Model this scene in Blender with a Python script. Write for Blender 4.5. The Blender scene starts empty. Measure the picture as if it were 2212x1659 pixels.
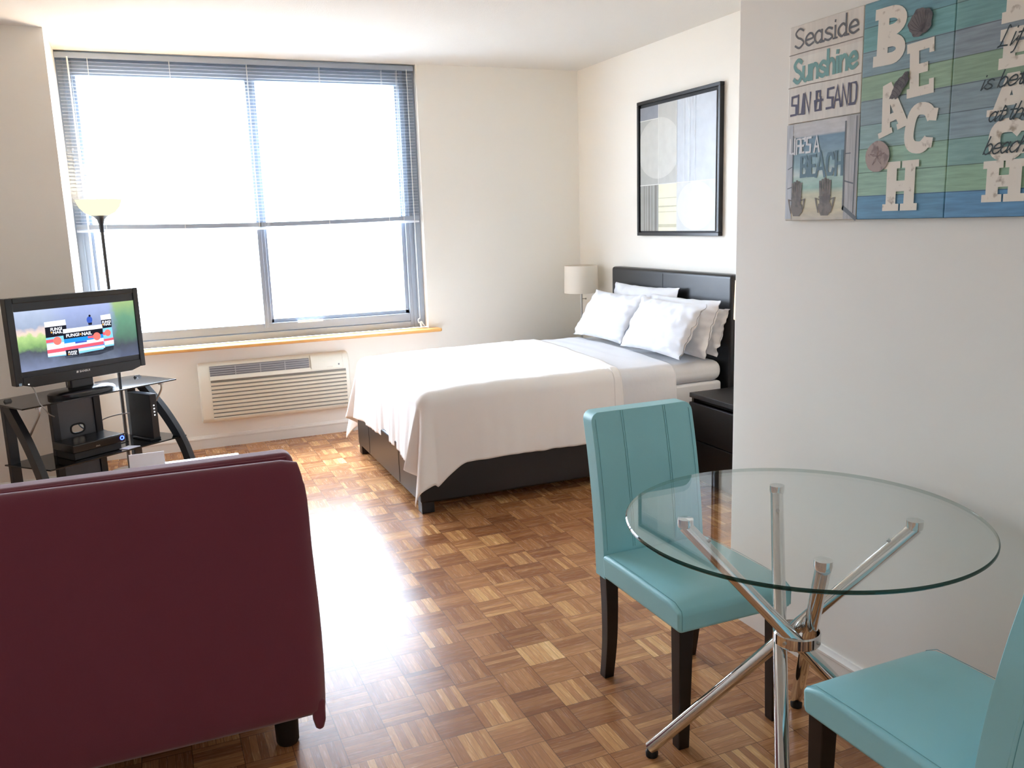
import bpy, bmesh, math, random
from mathutils import Matrix, Vector, noise
C = bpy.context.scene.collection
SC = bpy.context.scene
PI = math.pi
rnd = random.Random(7)

# ------------------------------------------------------------------ camera
def camera():
    f_px, yaw, pitch, roll = 1850.13, 0.39787885, 0.18800049, -0.03146375
    Rz = Matrix(((math.cos(yaw), -math.sin(yaw), 0), (math.sin(yaw), math.cos(yaw), 0), (0, 0, 1)))
    B = Matrix(((1, 0, 0), (0, 0, -1), (0, 1, 0)))
    Rp = Matrix(((1, 0, 0), (0, math.cos(pitch), -math.sin(pitch)), (0, math.sin(pitch), math.cos(pitch))))
    Rr = Matrix(((math.cos(roll), -math.sin(roll), 0), (math.sin(roll), math.cos(roll), 0), (0, 0, 1)))
    R = Rr @ Rp @ B @ Rz
    M = Matrix((R[0], -R[1], -R[2])).transposed().to_4x4()
    M.translation = (0, 0, 1.5)
    cd = bpy.data.cameras.new('camera')
    cd.sensor_width = 36
    cd.lens = 36 * f_px / 2212
    cd.clip_start = 0.02
    o = bpy.data.objects.new('camera', cd)
    C.objects.link(o)
    o.matrix_world = M
    SC.camera = o
camera()

# ------------------------------------------------------------------ world, sun, exposure
SKY = 9.0
w = bpy.data.worlds.new('overcast_sky')
SC.world = w
w.use_nodes = True
nt = w.node_tree
bg = nt.nodes['Background']
tc = nt.nodes.new('ShaderNodeTexCoord')
sx = nt.nodes.new('ShaderNodeSeparateXYZ')
rp = nt.nodes.new('ShaderNodeValToRGB')
mr = nt.nodes.new('ShaderNodeMapRange')
mr.inputs[1].default_value = -1
nt.links.new(tc.outputs['Generated'], sx.inputs[0])
nt.links.new(sx.outputs['Z'], mr.inputs[0])
nt.links.new(mr.outputs[0], rp.inputs[0])
e = rp.color_ramp.elements
e[0].position, e[0].color = 0.42, (0.13, 0.14, 0.14, 1)
e[1].position, e[1].color = 1.0, (1.30, 1.55, 1.88, 1)
k = e.new(0.50); k.color = (0.60, 0.70, 0.84, 1)
k = e.new(0.72); k.color = (0.83, 0.98, 1.17, 1)
nt.links.new(rp.outputs[0], bg.inputs[0])
bg.inputs[1].default_value = SKY

sd = bpy.data.lights.new('hazy_sun', 'SUN')
sd.energy = 1.0
sd.angle = math.radians(9)
sd.color = (1.0, 0.95, 0.88)
so = bpy.data.objects.new('hazy_sun', sd)
C.objects.link(so)
so.rotation_euler = Vector((0.10, -0.62, -0.86)).to_track_quat('-Z', 'Y').to_euler()
so.location = (0.5, 9, 6)

pd = bpy.data.lights.new('window_portal', 'AREA')
pd.shape = 'RECTANGLE'
pd.size, pd.size_y = 2.34, 1.92
pd.cycles.is_portal = True
po = bpy.data.objects.new('window_portal', pd)
C.objects.link(po)
po.location = (0.775, 6.47, 1.67)
po.rotation_euler = (math.radians(-90), 0, 0)

SC.view_settings.view_transform = 'Standard'
SC.view_settings.look = 'None'
SC.view_settings.gamma = 1
SC.view_settings.use_curve_mapping = False
SC.view_settings.exposure = 1.9
SC.cycles.max_bounces = 14
SC.cycles.diffuse_bounces = 8
SC.cycles.glossy_bounces = 6
SC.cycles.transparent_max_bounces = 16
SC.cycles.sample_clamp_indirect = 12

# ------------------------------------------------------------------ materials
def lin(c):
    out = []
    for v in c[:3]:
        v /= 255.0
        out.append(v / 12.92 if v <= 0.04045 else ((v + 0.055) / 1.055) ** 2.4)
    return (*out, 1.0)

def base_mat(name):
    m = bpy.data.materials.new(name)
    m.use_nodes = True
    return m, m.node_tree, m.node_tree.nodes['Principled BSDF']

def N(nt, t, **kw):
    n = nt.nodes.new('ShaderNode' + t)
    for k, v in kw.items():
        setattr(n, k, v)
    return n

def add_bump(nt, b, scale, strength, dist=0.002, detail=3, src='Object', stretch=None):
    tc = N(nt, 'TexCoord')
    nz = N(nt, 'TexNoise')
    nz.inputs['Scale'].default_value = scale
    nz.inputs['Detail'].default_value = detail
    if stretch:
        mp = N(nt, 'Mapping')
        mp.inputs['Scale'].default_value = stretch
        nt.links.new(tc.outputs[src], mp.inputs[0])
        nt.links.new(mp.outputs[0], nz.inputs['Vector'])
    else:
        nt.links.new(tc.outputs[src], nz.inputs['Vector'])
    bp = N(nt, 'Bump')
    bp.inputs['Strength'].default_value = strength
    bp.inputs['Distance'].default_value = dist
    nt.links.new(nz.outputs['Fac'], bp.inputs['Height'])
    nt.links.new(bp.outputs[0], b.inputs['Normal'])
    return nz

def mat(name, rgb, rough=0.5, metal=0.0, bump=None, vary=0.0, vscale=8, spec=0.5, coat=0.0, sheen=0.0, stretch=None):
    m, nt, b = base_mat(name)
    col = lin(rgb)
    b.inputs['Base Color'].default_value = col
    b.inputs['Roughness'].default_value = rough
    b.inputs['Metallic'].default_value = metal
    b.inputs['Specular IOR Level'].default_value = spec
    b.inputs['Coat Weight'].default_value = coat
    b.inputs['Sheen Weight'].default_value = sheen
    if bump:
        add_bump(nt, b, bump[0], bump[1], bump[2] if len(bump) > 2 else 0.002, stretch=stretch)
    if vary:
        tc = N(nt, 'TexCoord')
        nz = N(nt, 'TexNoise')
        nz.inputs['Scale'].default_value = vscale
        nz.inputs['Detail'].default_value = 4
        nt.links.new(tc.outputs['Object'], nz.inputs['Vector'])
        mx = N(nt, 'Mix', data_type='RGBA')
        mx.inputs[6].default_value = tuple(c * (1 - vary) for c in col[:3]) + (1,)
        mx.inputs[7].default_value = tuple(min(1, c * (1 + vary)) for c in col[:3]) + (1,)
        nt.links.new(nz.outputs['Fac'], mx.inputs[0])
        nt.links.new(mx.outputs[2], b.inputs['Base Color'])
    return m

def emit(name, rgb, strength=1.0):
    m = bpy.data.materials.new(name)
    m.use_nodes = True
    nt = m.node_tree
    nt.nodes.clear()
    e = N(nt, 'Emission')
    e.inputs[0].default_value = lin(rgb)
    e.inputs[1].default_value = strength
    o = N(nt, 'OutputMaterial')
    nt.links.new(e.outputs[0], o.inputs[0])
    return m

def math_node(nt, op, a, b=None):
    n = N(nt, 'Math', operation=op)
    for i, v in enumerate((a, b)):
        if v is None:
            continue
        if isinstance(v, (int, float)):
            n.inputs[i].default_value = v
        else:
            nt.links.new(v, n.inputs[i])
    return n.outputs[0]

def thin_glass(name, tint=(1, 1, 1, 1), rough=0.0, ior=1.5):
    m = bpy.data.materials.new(name)
    m.use_nodes = True
    nt = m.node_tree
    nt.nodes.clear()
    t = N(nt, 'BsdfTransparent')
    t.inputs[0].default_value = tint
    g = N(nt, 'BsdfGlossy')
    g.inputs['Roughness'].default_value = rough
    # Schlick reflectance, the same from either side of the sheet
    ge = N(nt, 'NewGeometry')
    dp = N(nt, 'VectorMath', operation='DOT_PRODUCT')
    nt.links.new(ge.outputs['Normal'], dp.inputs[0])
    nt.links.new(ge.outputs['Incoming'], dp.inputs[1])
    f0 = ((ior - 1) / (ior + 1)) ** 2
    c1 = math_node(nt, 'SUBTRACT', 1.0, math_node(nt, 'ABSOLUTE', dp.outputs['Value']))
    fr = math_node(nt, 'ADD', f0, math_node(nt, 'MULTIPLY', math_node(nt, 'POWER', c1, 5.0), 1 - f0))
    mx = N(nt, 'MixShader')
    o = N(nt, 'OutputMaterial')
    nt.links.new(fr, mx.inputs[0])
    nt.links.new(t.outputs[0], mx.inputs[1])
    nt.links.new(g.outputs[0], mx.inputs[2])
    nt.links.new(mx.outputs[0], o.inputs[0])
    return m

def parquet():
    m, nt, b = base_mat('oak_parquet')
    tc = N(nt, 'TexCoord')
    sp = N(nt, 'SeparateXYZ')
    nt.links.new(tc.outputs['Object'], sp.inputs[0])
    S = 0.1365
    u = math_node(nt, 'DIVIDE', math_node(nt, 'SUBTRACT', sp.outputs[0], 0.940 - 30 * S), S)
    v = math_node(nt, 'DIVIDE', math_node(nt, 'SUBTRACT', sp.outputs[1], 2.615 - 60 * S), S)
    iu, iv = math_node(nt, 'FLOOR', u), math_node(nt, 'FLOOR', v)
    fu, fv = math_node(nt, 'FRACT', u), math_node(nt, 'FRACT', v)
    par = math_node(nt, 'MODULO', math_node(nt, 'ADD', iu, iv), 2.0)      # 0: strips along y
    def mixf(a, c):
        n = N(nt, 'Mix', data_type='FLOAT')
        nt.links.new(par, n.inputs[0]); nt.links.new(a, n.inputs[2]); nt.links.new(c, n.inputs[3])
        return n.outputs[0]
    across = mixf(fu, fv)
    along = mixf(fv, fu)
    a6 = math_node(nt, 'MULTIPLY', across, 6.0)
    fi = math_node(nt, 'FLOOR', a6)
    ff = math_node(nt, 'FRACT', a6)
    cv = N(nt, 'CombineXYZ')
    nt.links.new(iu, cv.inputs[0]); nt.links.new(iv, cv.inputs[1]); nt.links.new(fi, cv.inputs[2])
    wn = N(nt, 'TexWhiteNoise', noise_dimensions='3D')
    nt.links.new(cv.outputs[0], wn.inputs[0])
    cv2 = N(nt, 'CombineXYZ')
    nt.links.new(iu, cv2.inputs[0]); nt.links.new(iv, cv2.inputs[1]); cv2.inputs[2].default_value = 77
    wt = N(nt, 'TexWhiteNoise', noise_dimensions='3D')
    nt.links.new(cv2.outputs[0], wt.inputs[0])
    # grain, stretched along each strip
    g = N(nt, 'CombineXYZ')
    nt.links.new(math_node(nt, 'MULTIPLY', across, 34.0), g.inputs[0])
    nt.links.new(math_node(nt, 'MULTIPLY', along, 2.2), g.inputs[1])
    nt.links.new(math_node(nt, 'MULTIPLY', math_node(nt, 'ADD', wn.outputs[0], wt.outputs[0]), 60.0), g.inputs[2])
    gn = N(nt, 'TexNoise')
    gn.inputs['Scale'].default_value = 1.0
    gn.inputs['Detail'].default_value = 4
    gn.inputs['Distortion'].default_value = 0.7
    nt.links.new(g.outputs[0], gn.inputs['Vector'])
    tone = math_node(nt, 'ADD', math_node(nt, 'MULTIPLY', wn.outputs[0], 0.42),
                     math_node(nt, 'ADD', math_node(nt, 'MULTIPLY', wt.outputs[0], 0.28),
                               math_node(nt, 'MULTIPLY', gn.outputs['Fac'], 0.42)))
    dirn = math_node(nt, 'SUBTRACT', tone, math_node(nt, 'MULTIPLY', par, 0.13))
    rp = N(nt, 'ValToRGB')
    els = rp.color_ramp.elements
    els[0].position, els[0].color = 0.10, lin((134, 86, 54))
    els[1].position, els[1].color = 0.95, lin((240, 196, 138))
    for p, c in ((0.34, (162, 110, 72)), (0.58, (186, 132, 88)), (0.76, (214, 162, 108))):
        k = els.new(p); k.color = lin(c)
    nt.links.new(dirn, rp.inputs[0])
    # dark joints
    def edge(x, wd):
        return math_node(nt, 'LESS_THAN', math_node(nt, 'MINIMUM', x, math_node(nt, 'SUBTRACT', 1.0, x)), wd)
    j1 = edge(ff, 0.035)
    j2 = math_node(nt, 'MAXIMUM', edge(fu, 0.009), edge(fv, 0.009))
    j = math_node(nt, 'MINIMUM', math_node(nt, 'ADD', math_node(nt, 'MULTIPLY', j1, 0.45), math_node(nt, 'MULTIPLY', j2, 0.6)), 0.75)
    mx = N(nt, 'Mix', data_type='RGBA')
    mx.inputs[7].default_value = lin((62, 34, 17))
    nt.links.new(j, mx.inputs[0])
    nt.links.new(rp.outputs[0], mx.inputs[6])
    nt.links.new(mx.outputs[2], b.inputs['Base Color'])
    rr = N(nt, 'MapRange')
    nt.links.new(gn.outputs['Fac'], rr.inputs[0])
    rr.inputs[3].default_value = 0.19
    rr.inputs[4].default_value = 0.33
    nt.links.new(rr.outputs[0], b.inputs['Roughness'])
    b.inputs['Specular IOR Level'].default_value = 0.30
    hb = math_node(nt, 'SUBTRACT', math_node(nt, 'MULTIPLY', gn.outputs['Fac'], 0.35), math_node(nt, 'MULTIPLY', j, 1.0))
    bp = N(nt, 'Bump')
    bp.inputs['Strength'].default_value = 0.22
    bp.inputs['Distance'].default_value = 0.0015
    nt.links.new(hb, bp.inputs['Height'])
    nt.links.new(bp.outputs[0], b.inputs['Normal'])
    return m

def ramp_mat(name, axis, z0, z1, stops, rough=0.6, interp='CONSTANT', streak=0.25, seams=0, stretch=(3, 3, 40), emission=0):
    """bands of colour along one object axis, with paint streaks and thin dark plank seams"""
    m, nt, b = base_mat(name)
    tc = N(nt, 'TexCoord')
    sp = N(nt, 'SeparateXYZ')
    nt.links.new(tc.outputs['Object'], sp.inputs[0])
    t = math_node(nt, 'DIVIDE', math_node(nt, 'SUBTRACT', sp.outputs[axis], z0), z1 - z0)
    rp = N(nt, 'ValToRGB')
    rp.color_ramp.interpolation = interp
    els = rp.color_ramp.elements
    els[0].position, els[0].color = stops[0][0], lin(stops[0][1])
    els[1].position, els[1].color = stops[-1][0], lin(stops[-1][1])
    for p, c in stops[1:-1]:
        k = els.new(p); k.color = lin(c)
    nt.links.new(t, rp.inputs[0])
    mp = N(nt, 'Mapping')
    mp.inputs['Scale'].default_value = stretch
    nt.links.new(tc.outputs['Object'], mp.inputs[0])
    nz = N(nt, 'TexNoise')
    nz.inputs['Scale'].default_value = 2.5
    nz.inputs['Detail'].default_value = 6
    nt.links.new(mp.outputs[0], nz.inputs['Vector'])
    k = N(nt, 'MapRange')
    k.inputs[1].default_value, k.inputs[2].default_value = 0.3, 0.7
    k.inputs[3].default_value, k.inputs[4].default_value = 1 - streak, 1 + streak * 0.6
    nt.links.new(nz.outputs['Fac'], k.inputs[0])
    fac = k.outputs[0]
    if seams:
        fr = math_node(nt, 'FRACT', math_node(nt, 'MULTIPLY', t, float(seams)))
        d = math_node(nt, 'MINIMUM', fr, math_node(nt, 'SUBTRACT', 1.0, fr))
        s = math_node(nt, 'LESS_THAN', d, 0.018)
        fac = math_node(nt, 'MULTIPLY', fac, math_node(nt, 'SUBTRACT', 1.0, math_node(nt, 'MULTIPLY', s, 0.55)))
    vm = N(nt, 'VectorMath', operation='SCALE')
    nt.links.new(rp.outputs[0], vm.inputs[0])
    nt.links.new(fac, vm.inputs['Scale'])
    nt.links.new(vm.outputs[0], b.inputs['Base Color'])
    b.inputs['Roughness'].default_value = rough
    if emission:
        b.inputs['Base Color'].default_value = (0.01, 0.01, 0.01, 1)
        nt.links.remove(b.inputs['Base Color'].links[0])
        nt.links.new(vm.outputs[0], b.inputs['Emission Color'])
        b.inputs['Emission Strength'].default_value = emission
    return m

M = dict(
    wall=mat('wall_paint', (241, 237, 228), 0.75, bump=(90, 0.10, 0.001)),
    ceil=mat('textured_ceiling_paint', (224, 221, 215), 0.9, bump=(260, 0.55, 0.004)),
    trim=mat('white_trim_paint', (238, 234, 226), 0.4),
    floor=parquet(),
    frame=mat('window_aluminium', (158, 168, 182), 0.45, 0.2),
    pine=mat('varnished_pine', (226, 170, 98), 0.32, vary=0.12, vscale=6, bump=(12, 0.05), stretch=(1, 12, 12)),
    pane=thin_glass('window_glass'),
    
    cord=mat('blind_cord', (236, 236, 230), 0.7),
    ac=mat('ivory_plastic', (230, 228, 216), 0.42),
    acdark=mat('vent_dark_plastic', (120, 123, 130), 0.5),
    leather=mat('black_leatherette', (24, 25, 29), 0.36, bump=(160, 0.16, 0.001), spec=0.55),
    blackwood=mat('black_brown_veneer', (27, 25, 26), 0.42, bump=(30, 0.08), stretch=(1, 10, 10)),
    sheet=mat('white_cotton', (222, 223, 227), 0.85, bump=(36, 0.18, 0.004), sheen=0.15),
    blanket=mat('cream_white_coverlet', (243, 239, 236), 0.85, bump=(420, 0.12, 0.001), sheen=0.2),
    tick=mat('grey_quilted_ticking', (196, 192, 186), 0.8, bump=(30, 0.3, 0.004)),
    teal=mat('teal_leatherette', (158, 220, 230), 0.38, bump=(220, 0.14, 0.0008), vary=0.04, vscale=5, spec=0.5),
    thread=mat('teal_stitching', (108, 172, 182), 0.7),
    espresso=mat('espresso_wood', (30, 22, 20), 0.4),
    chrome=mat('chrome', (225, 225, 225), 0.06, 1.0),
    rubber=mat('black_rubber', (16, 16, 17), 0.6),
    glass=thin_glass('clear_table_glass', (0.972, 0.988, 0.98, 1), 0.0, 1.5),
    red=mat('maroon_upholstery', (120, 50, 68), 0.85, bump=(420, 0.35, 0.001), sheen=0.4),
    tvblack=mat('glossy_black_plastic', (20, 21, 24), 0.22),
    tvmatte=mat('matte_black_plastic', (26, 27, 30), 0.5),
    blackglass=mat('smoked_black_glass', (12, 13, 15), 0.06),
    blackmetal=mat('black_powder_coat', (32, 33, 37), 0.4),
    greypanel=mat('grey_cable_panel', (92, 93, 97), 0.5),
    gunmetal=mat('gunmetal_tube', (74, 70, 68), 0.35, 0.6),
    steel=mat('brushed_steel', (190, 188, 184), 0.3, 1.0),
    shade=mat('linen_lampshade', (232, 224, 210), 0.85, bump=(300, 0.1)),
    white=mat('white_card', (245, 244, 248), 0.6),
    whitegloss=mat('white_lacquer', (245, 245, 246), 0.25),
    canvas_edge=mat('canvas_edge', (214, 208, 196), 0.75),
    frameblack=mat('black_picture_frame', (26, 27, 31), 0.3),
    cable=mat('dark_cable', (44, 40, 38), 0.6),
    cablegrey=mat('grey_cable', (150, 146, 140), 0.6),
)

def translucent_mat(name, c1, c2, k):
    m = bpy.data.materials.new(name)
    m.use_nodes = True
    nt = m.node_tree
    nt.nodes.clear()
    d = N(nt, 'BsdfDiffuse'); d.inputs[0].default_value = lin(c1)
    t = N(nt, 'BsdfTranslucent'); t.inputs[0].default_value = lin(c2)
    mx = N(nt, 'MixShader'); mx.inputs[0].default_value = k
    o = N(nt, 'OutputMaterial')
    nt.links.new(d.outputs[0], mx.inputs[1]); nt.links.new(t.outputs[0], mx.inputs[2]); nt.links.new(mx.outputs[0], o.inputs[0])
    return m
M['litshade'] = translucent_mat('lit_lampshade', (240, 232, 218), (245, 230, 205), 0.5)
M['slat'] = translucent_mat('blind_vinyl', (232, 236, 240), (236, 240, 245), 0.45)
def edge_glass():
    m = thin_glass('green_glass_edge', (0.03, 0.085, 0.072, 1), 0.02, 1.5)
    nt = m.node_tree
    t = next(n for n in nt.nodes if n.type == 'BSDF_TRANSPARENT')
    ge = next(n for n in nt.nodes if n.type == 'NEW_GEOMETRY')
    mx = N(nt, 'Mix', data_type='RGBA')
    mx.inputs[6].default_value = (0.03, 0.085, 0.072, 1)
    mx.inputs[7].default_value = (0.62, 0.70, 0.66, 1)
    nt.links.new(ge.outputs['Backfacing'], mx.inputs[0])
    nt.links.new(mx.outputs[2], t.inputs[0])
    return m
M['glassedge'] = edge_glass()
M['bowl'] = emit('lit_bowl_plastic', (255, 238, 190), 0.40)

# ------------------------------------------------------------------ mesh helpers
class MB:
    def __init__(s, xf=None):
        s.v, s.f, s.mi, s.xf, s.cur = [], [], [], xf, 0
    def pt(s, p):
        p = Vector(p)
        if s.xf:
            p = s.xf @ p
        s.v.append(p)
        return len(s.v) - 1
    def face(s, idx):
        s.f.append(tuple(idx)); s.mi.append(s.cur)
    def poly(s, pts):
        s.face([s.pt(p) for p in pts])
    def box(s, x0, x1, y0, y1, z0, z1):
        a = [s.pt(p) for p in ((x0, y0, z0), (x1, y0, z0), (x1, y1, z0), (x0, y1, z0), (x0, y0, z1), (x1, y0, z1), (x1, y1, z1), (x0, y1, z1))]
        for q in ((3, 2, 1, 0), (4, 5, 6, 7), (0, 1, 5, 4), (1, 2, 6, 5), (2, 3, 7, 6), (3, 0, 4, 7)):
            s.face([a[i] for i in q])
        return s
    def hexa(s, b4, t4):
        a = [s.pt(p) for p in list(b4) + list(t4)]
        for q in ((3, 2, 1, 0), (4, 5, 6, 7), (0, 1, 5, 4), (1, 2, 6, 5), (2, 3, 7, 6), (3, 0, 4, 7)):
            s.face([a[i] for i in q])
        return s
    def prism(s, pts, off):
        off = Vector(off)
        a = [s.pt(p) for p in pts]
        b = [s.pt(Vector(p) + off) for p in pts]
        n = len(a)
        s.face(a[::-1]); s.face(b)
        for i in range(n):
            s.face((a[i], a[(i + 1) % n], b[(i + 1) % n], b[i]))
        return s
    def tube(s, path, r, seg=12, caps=True):
        path = [Vector(p) for p in path]
        rs = r if isinstance(r, (list, tuple)) else [r] * len(path)
        up = None
        rings = []
        for i, p in enumerate(path):
            d = (path[min(i + 1, len(path) - 1)] - path[max(i - 1, 0)])
            if d.length < 1e-9:
                d = Vector((0, 0, 1))
            d.normalize()
            if up is None:
                up = Vector((0, 0, 1)) if abs(d.z) < 0.9 else Vector((1, 0, 0))
            a = d.cross(up).normalized()
            b = a.cross(d).normalized()
            up = b
            rings.append([s.pt(p + rs[i] * (math.cos(t) * a + math.sin(t) * b)) for t in [2 * PI * k / seg for k in range(seg)]])
        for i in range(len(rings) - 1):
            for k in range(seg):
                s.face((rings[i][k], rings[i][(k + 1) % seg], rings[i + 1][(k + 1) % seg], rings[i + 1][k]))
        if caps:
            s.face(rings[0][::-1]); s.face(rings[-1])
        return s
    def lathe(s, prof, c=(0, 0, 0), seg=40, closed=False):
        rings = []
        for r, z in prof:
            rings.append([s.pt((c[0] + r * math.cos(2 * PI * k / seg), c[1] + r * math.sin(2 * PI * k / seg), c[2] + z)) for k in range(seg)])
        n = len(rings)
        for i in range(n if closed else n - 1):
            A, Bq = rings[i], rings[(i + 1) % n]
            for k in range(seg):
                s.face((A[k], A[(k + 1) % seg], Bq[(k + 1) % seg], Bq[k]))
        if not closed:
            if prof[0][0] > 1e-6: s.face(rings[0][::-1])
            if prof[-1][0] > 1e-6: s.face(rings[-1])
        return s
    def grid(s, fn, nu, nv):
        ids = [[s.pt(fn(i / nu, j / nv)) for j in range(nv + 1)] for i in range(nu + 1)]
        for i in range(nu):
            for j in range(nv):
                s.face((ids[i][j], ids[i + 1][j], ids[i + 1][j + 1], ids[i][j + 1]))
        return s
    def spread(s, step):
        """lay overlapping strokes of paint over one another instead of in one plane"""
        par = list(range(len(s.v)))
        def find(i):
            while par[i] != i:
                par[i] = par[par[i]]; i = par[i]
            return i
        for f in s.f:
            for k in f[1:]:
                par[find(k)] = find(f[0])
        ids, seen = {}, {}
        for i in range(len(s.v)):
            root = find(i)
            k = ids.setdefault(root, len(ids))
            n = seen[root] = seen.get(root, -1) + 1
            s.v[i] = s.v[i] + step * (k + 0.013 * n)
    def build(s, name, mats, parent=None, bevel=0.0, bseg=2, sub=0, smooth=35, solid=0.0, weld=False, recalc=True, layer=None):
        if layer:
            s.spread(Vector(layer))
        me = bpy.data.meshes.new(name)
        me.from_pydata([tuple(p) for p in s.v], [], s.f)
        if not isinstance(mats, (list, tuple)):
            mats = [mats]
        for m in mats:
            me.materials.append(m)
        for p, k in zip(me.polygons, s.mi):
            p.material_index = k
        bm = bmesh.new()
        bm.from_mesh(me)
        if weld:
            bmesh.ops.remove_doubles(bm, verts=bm.verts, dist=1e-5)
        if recalc:
            bmesh.ops.recalc_face_normals(bm, faces=bm.faces)
        for f in bm.faces:
            f.smooth = True
        lim = math.radians(smooth)
        for ed in bm.edges:
            if len(ed.link_faces) == 2 and ed.calc_face_angle(0) > lim:
                ed.smooth = bool(bevel) or bool(sub)
        bm.to_mesh(me)
        bm.free()
        o = bpy.data.objects.new(name, me)
        C.objects.link(o)
        if bevel:
            md = o.modifiers.new('bevel', 'BEVEL')
            md.width, md.segments, md.limit_method, md.angle_limit = bevel, bseg, 'ANGLE', math.radians(40)
            md.harden_normals = True
        if solid:
            md = o.modifiers.new('solid', 'SOLIDIFY')
            md.thickness, md.offset = solid, -1
        if sub:
            md = o.modifiers.new('sub', 'SUBSURF')
            md.levels = md.render_levels = sub
        if parent:
            adopt(o, parent)
        return o

def adopt(o, parent):
    o.parent = parent
    if parent.parent is None:
        o.matrix_parent_inverse = parent.matrix_basis.inverted()

def tag(o, label, cat, group=None, kind=None):
    o['label'] = label; o['category'] = cat
    if group: o['group'] = group
    if kind: o['kind'] = kind
    return o

def thing(name, label, cat, loc, rz=0.0, group=None):
    o = bpy.data.objects.new(name, None)
    o.empty_display_size = 0.1
    C.objects.link(o)
    o.location = loc
    o.rotation_euler = (0, 0, rz)
    o.matrix_basis = Matrix.Translation(Vector(loc)) @ Matrix.Rotation(rz, 4, 'Z')
    return tag(o, label, cat, group)

def struct(o, label=None, cat=None):
    o['kind'] = 'structure'
    if label: o['label'] = label
    if cat: o['category'] = cat
    return o

def copy_tree(o, parent=None):
    c = o.copy()
    C.objects.link(c)
    if parent:
        mpi = o.matrix_parent_inverse.copy()
        c.parent = parent
        c.matrix_parent_inverse = mpi
    for ch in list(o.children):
        copy_tree(ch, c)
    return c

def rot_box(c, u, half):
    pass

def smooth_path(pts, n=8):
    """Catmull-Rom through the points"""
    P = [Vector(p) for p in pts]
    out = []
    for i in range(len(P) - 1):
        p0, p1, p2, p3 = P[max(i - 1, 0)], P[i], P[i + 1], P[min(i + 2, len(P) - 1)]
        for k in range(n):
            t = k / n
            out.append(0.5 * ((2 * p1) + (p2 - p0) * t + (2 * p0 - 5 * p1 + 4 * p2 - p3) * t * t + (3 * p1 - p0 - 3 * p2 + p3) * t ** 3))
    out.append(P[-1])
    return out

# ------------------------------------------------------------------ room shell
CEIL = 2.629
XB = 3.245          # bed-head wall
XN = 1.935          # near partition
YW = 6.215          # window wall, room side
YG = 6.335          # plane of the window
XL, YR = -1.6, -0.75 # unseen left and rear walls
YE = 2.517          # end of the near partition
WX0, WX1, WZ0, WZ1 = -0.39, 1.94, 0.725, 2.629

struct(MB().box(XL - 0.1, XB + 0.1, YR - 0.1, 6.6, -0.1, 0).build('floor', M['floor']), 'honey oak parquet floor of small basket-weave blocks', 'floor')
struct(MB().box(XL - 0.1, XB + 0.1, YR - 0.1, 6.6, CEIL, CEIL + 0.1).build('ceiling', M['ceil']), 'white stippled ceiling', 'ceiling')
b = MB()
b.box(-0.45, WX1 + 0.001, YW, 6.6, 0, WZ0 - 0.025)
b.box(WX1, XB + 0.1, YW, 6.6, 0, CEIL)
struct(b.build('wall_back', M['wall']), 'white wall under and beside the window', 'wall')
struct(MB().box(XL - 0.1, -0.385, 5.605, 6.6, 0, CEIL).build('wall_left', M['wall']), 'white wall left of the window, standing forward of it', 'wall')
struct(MB().box(XB, XB + 0.1, YE, YW, 0, CEIL).build('wall_right', M['wall']), 'white wall behind the bed headboard', 'wall')
b = MB()
b.box(XN, XN + 0.11, YR, YE, 0, CEIL)
b.box(XN + 0.11, XB + 0.1, YE - 0.11, YE, 0, CEIL)
struct(b.build('wall_front', M['wall'], bevel=0.004), 'beige-white wall beside the glass table', 'wall')
struct(MB().box(XL - 0.1, XL, YR, 5.605, 0, CEIL).build('wall_side', M['wall']))
struct(MB().box(XL, XN, YR - 0.1, YR, 0, CEIL).build('wall_rear', M['wall']))

def baseboard(name, p0, p1, nrm, hgt=0.09):
    """profile with a small lip on top, run from p0 to p1"""
    p0, p1, n = Vector(p0), Vector(p1), Vector(nrm)
    prof = [(0, 0), (0.012, 0), (0.012, hgt - 0.028), (0.016, hgt - 0.024), (0.016, hgt - 0.016), (0.009, hgt - 0.006), (0.007, hgt), (0, hgt)]
    b = MB()
    b.prism([p0 + n * a + Vector((0, 0, z)) for a, z in prof], p1 - p0)
    return struct(b.build(name, M['trim'], smooth=20), 'painted baseboard with a small moulded lip', 'baseboard')
baseboard('baseboard_back', (-0.385, YW, 0), (XB, YW, 0), (0, -1, 0))
baseboard('baseboard_left', (XL, 5.605, 0), (-0.385, 5.605, 0), (0, -1, 0))
baseboard('baseboard_front', (XN, YR, 0), (XN, YE, 0), (-1, 0, 0), 0.095)
baseboard('baseboard_right', (XB, YE, 0), (XB, YW, 0), (-1, 0, 0))

# ------------------------------------------------------------------ window
win = struct(thing('window_1', 'wide grey aluminium window with four panes and a pine sill', 'window', (0.775, YG, WZ0)))
b = MB()
y0, y1 = YG - 0.045, YG + 0.05
b.box(WX0, -0.300, y0, y1, WZ0, WZ1)
b.box(1.823, WX1, y0, y1, WZ0, WZ1)
b.box(-0.300, 1.823, y0, y1, 2.49, WZ1)
b.box(-0.300, 1.823, y0 - 0.012, y1, WZ0, 0.775)
b.box(-0.300, 1.823, y0, y1, 0.775, 0.836)
b.build('window_frame', M['frame'], win, bevel=0.004)
b = MB()
b.box(0.747, 0.776, y0 - 0.012, y1, 0.80, 2.49)
b.box(0.776, 0.800, y0 + 0.004, y1, 0.80, 2.49)
b.build('mullion', M['frame'], win, bevel=0.003)
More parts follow.
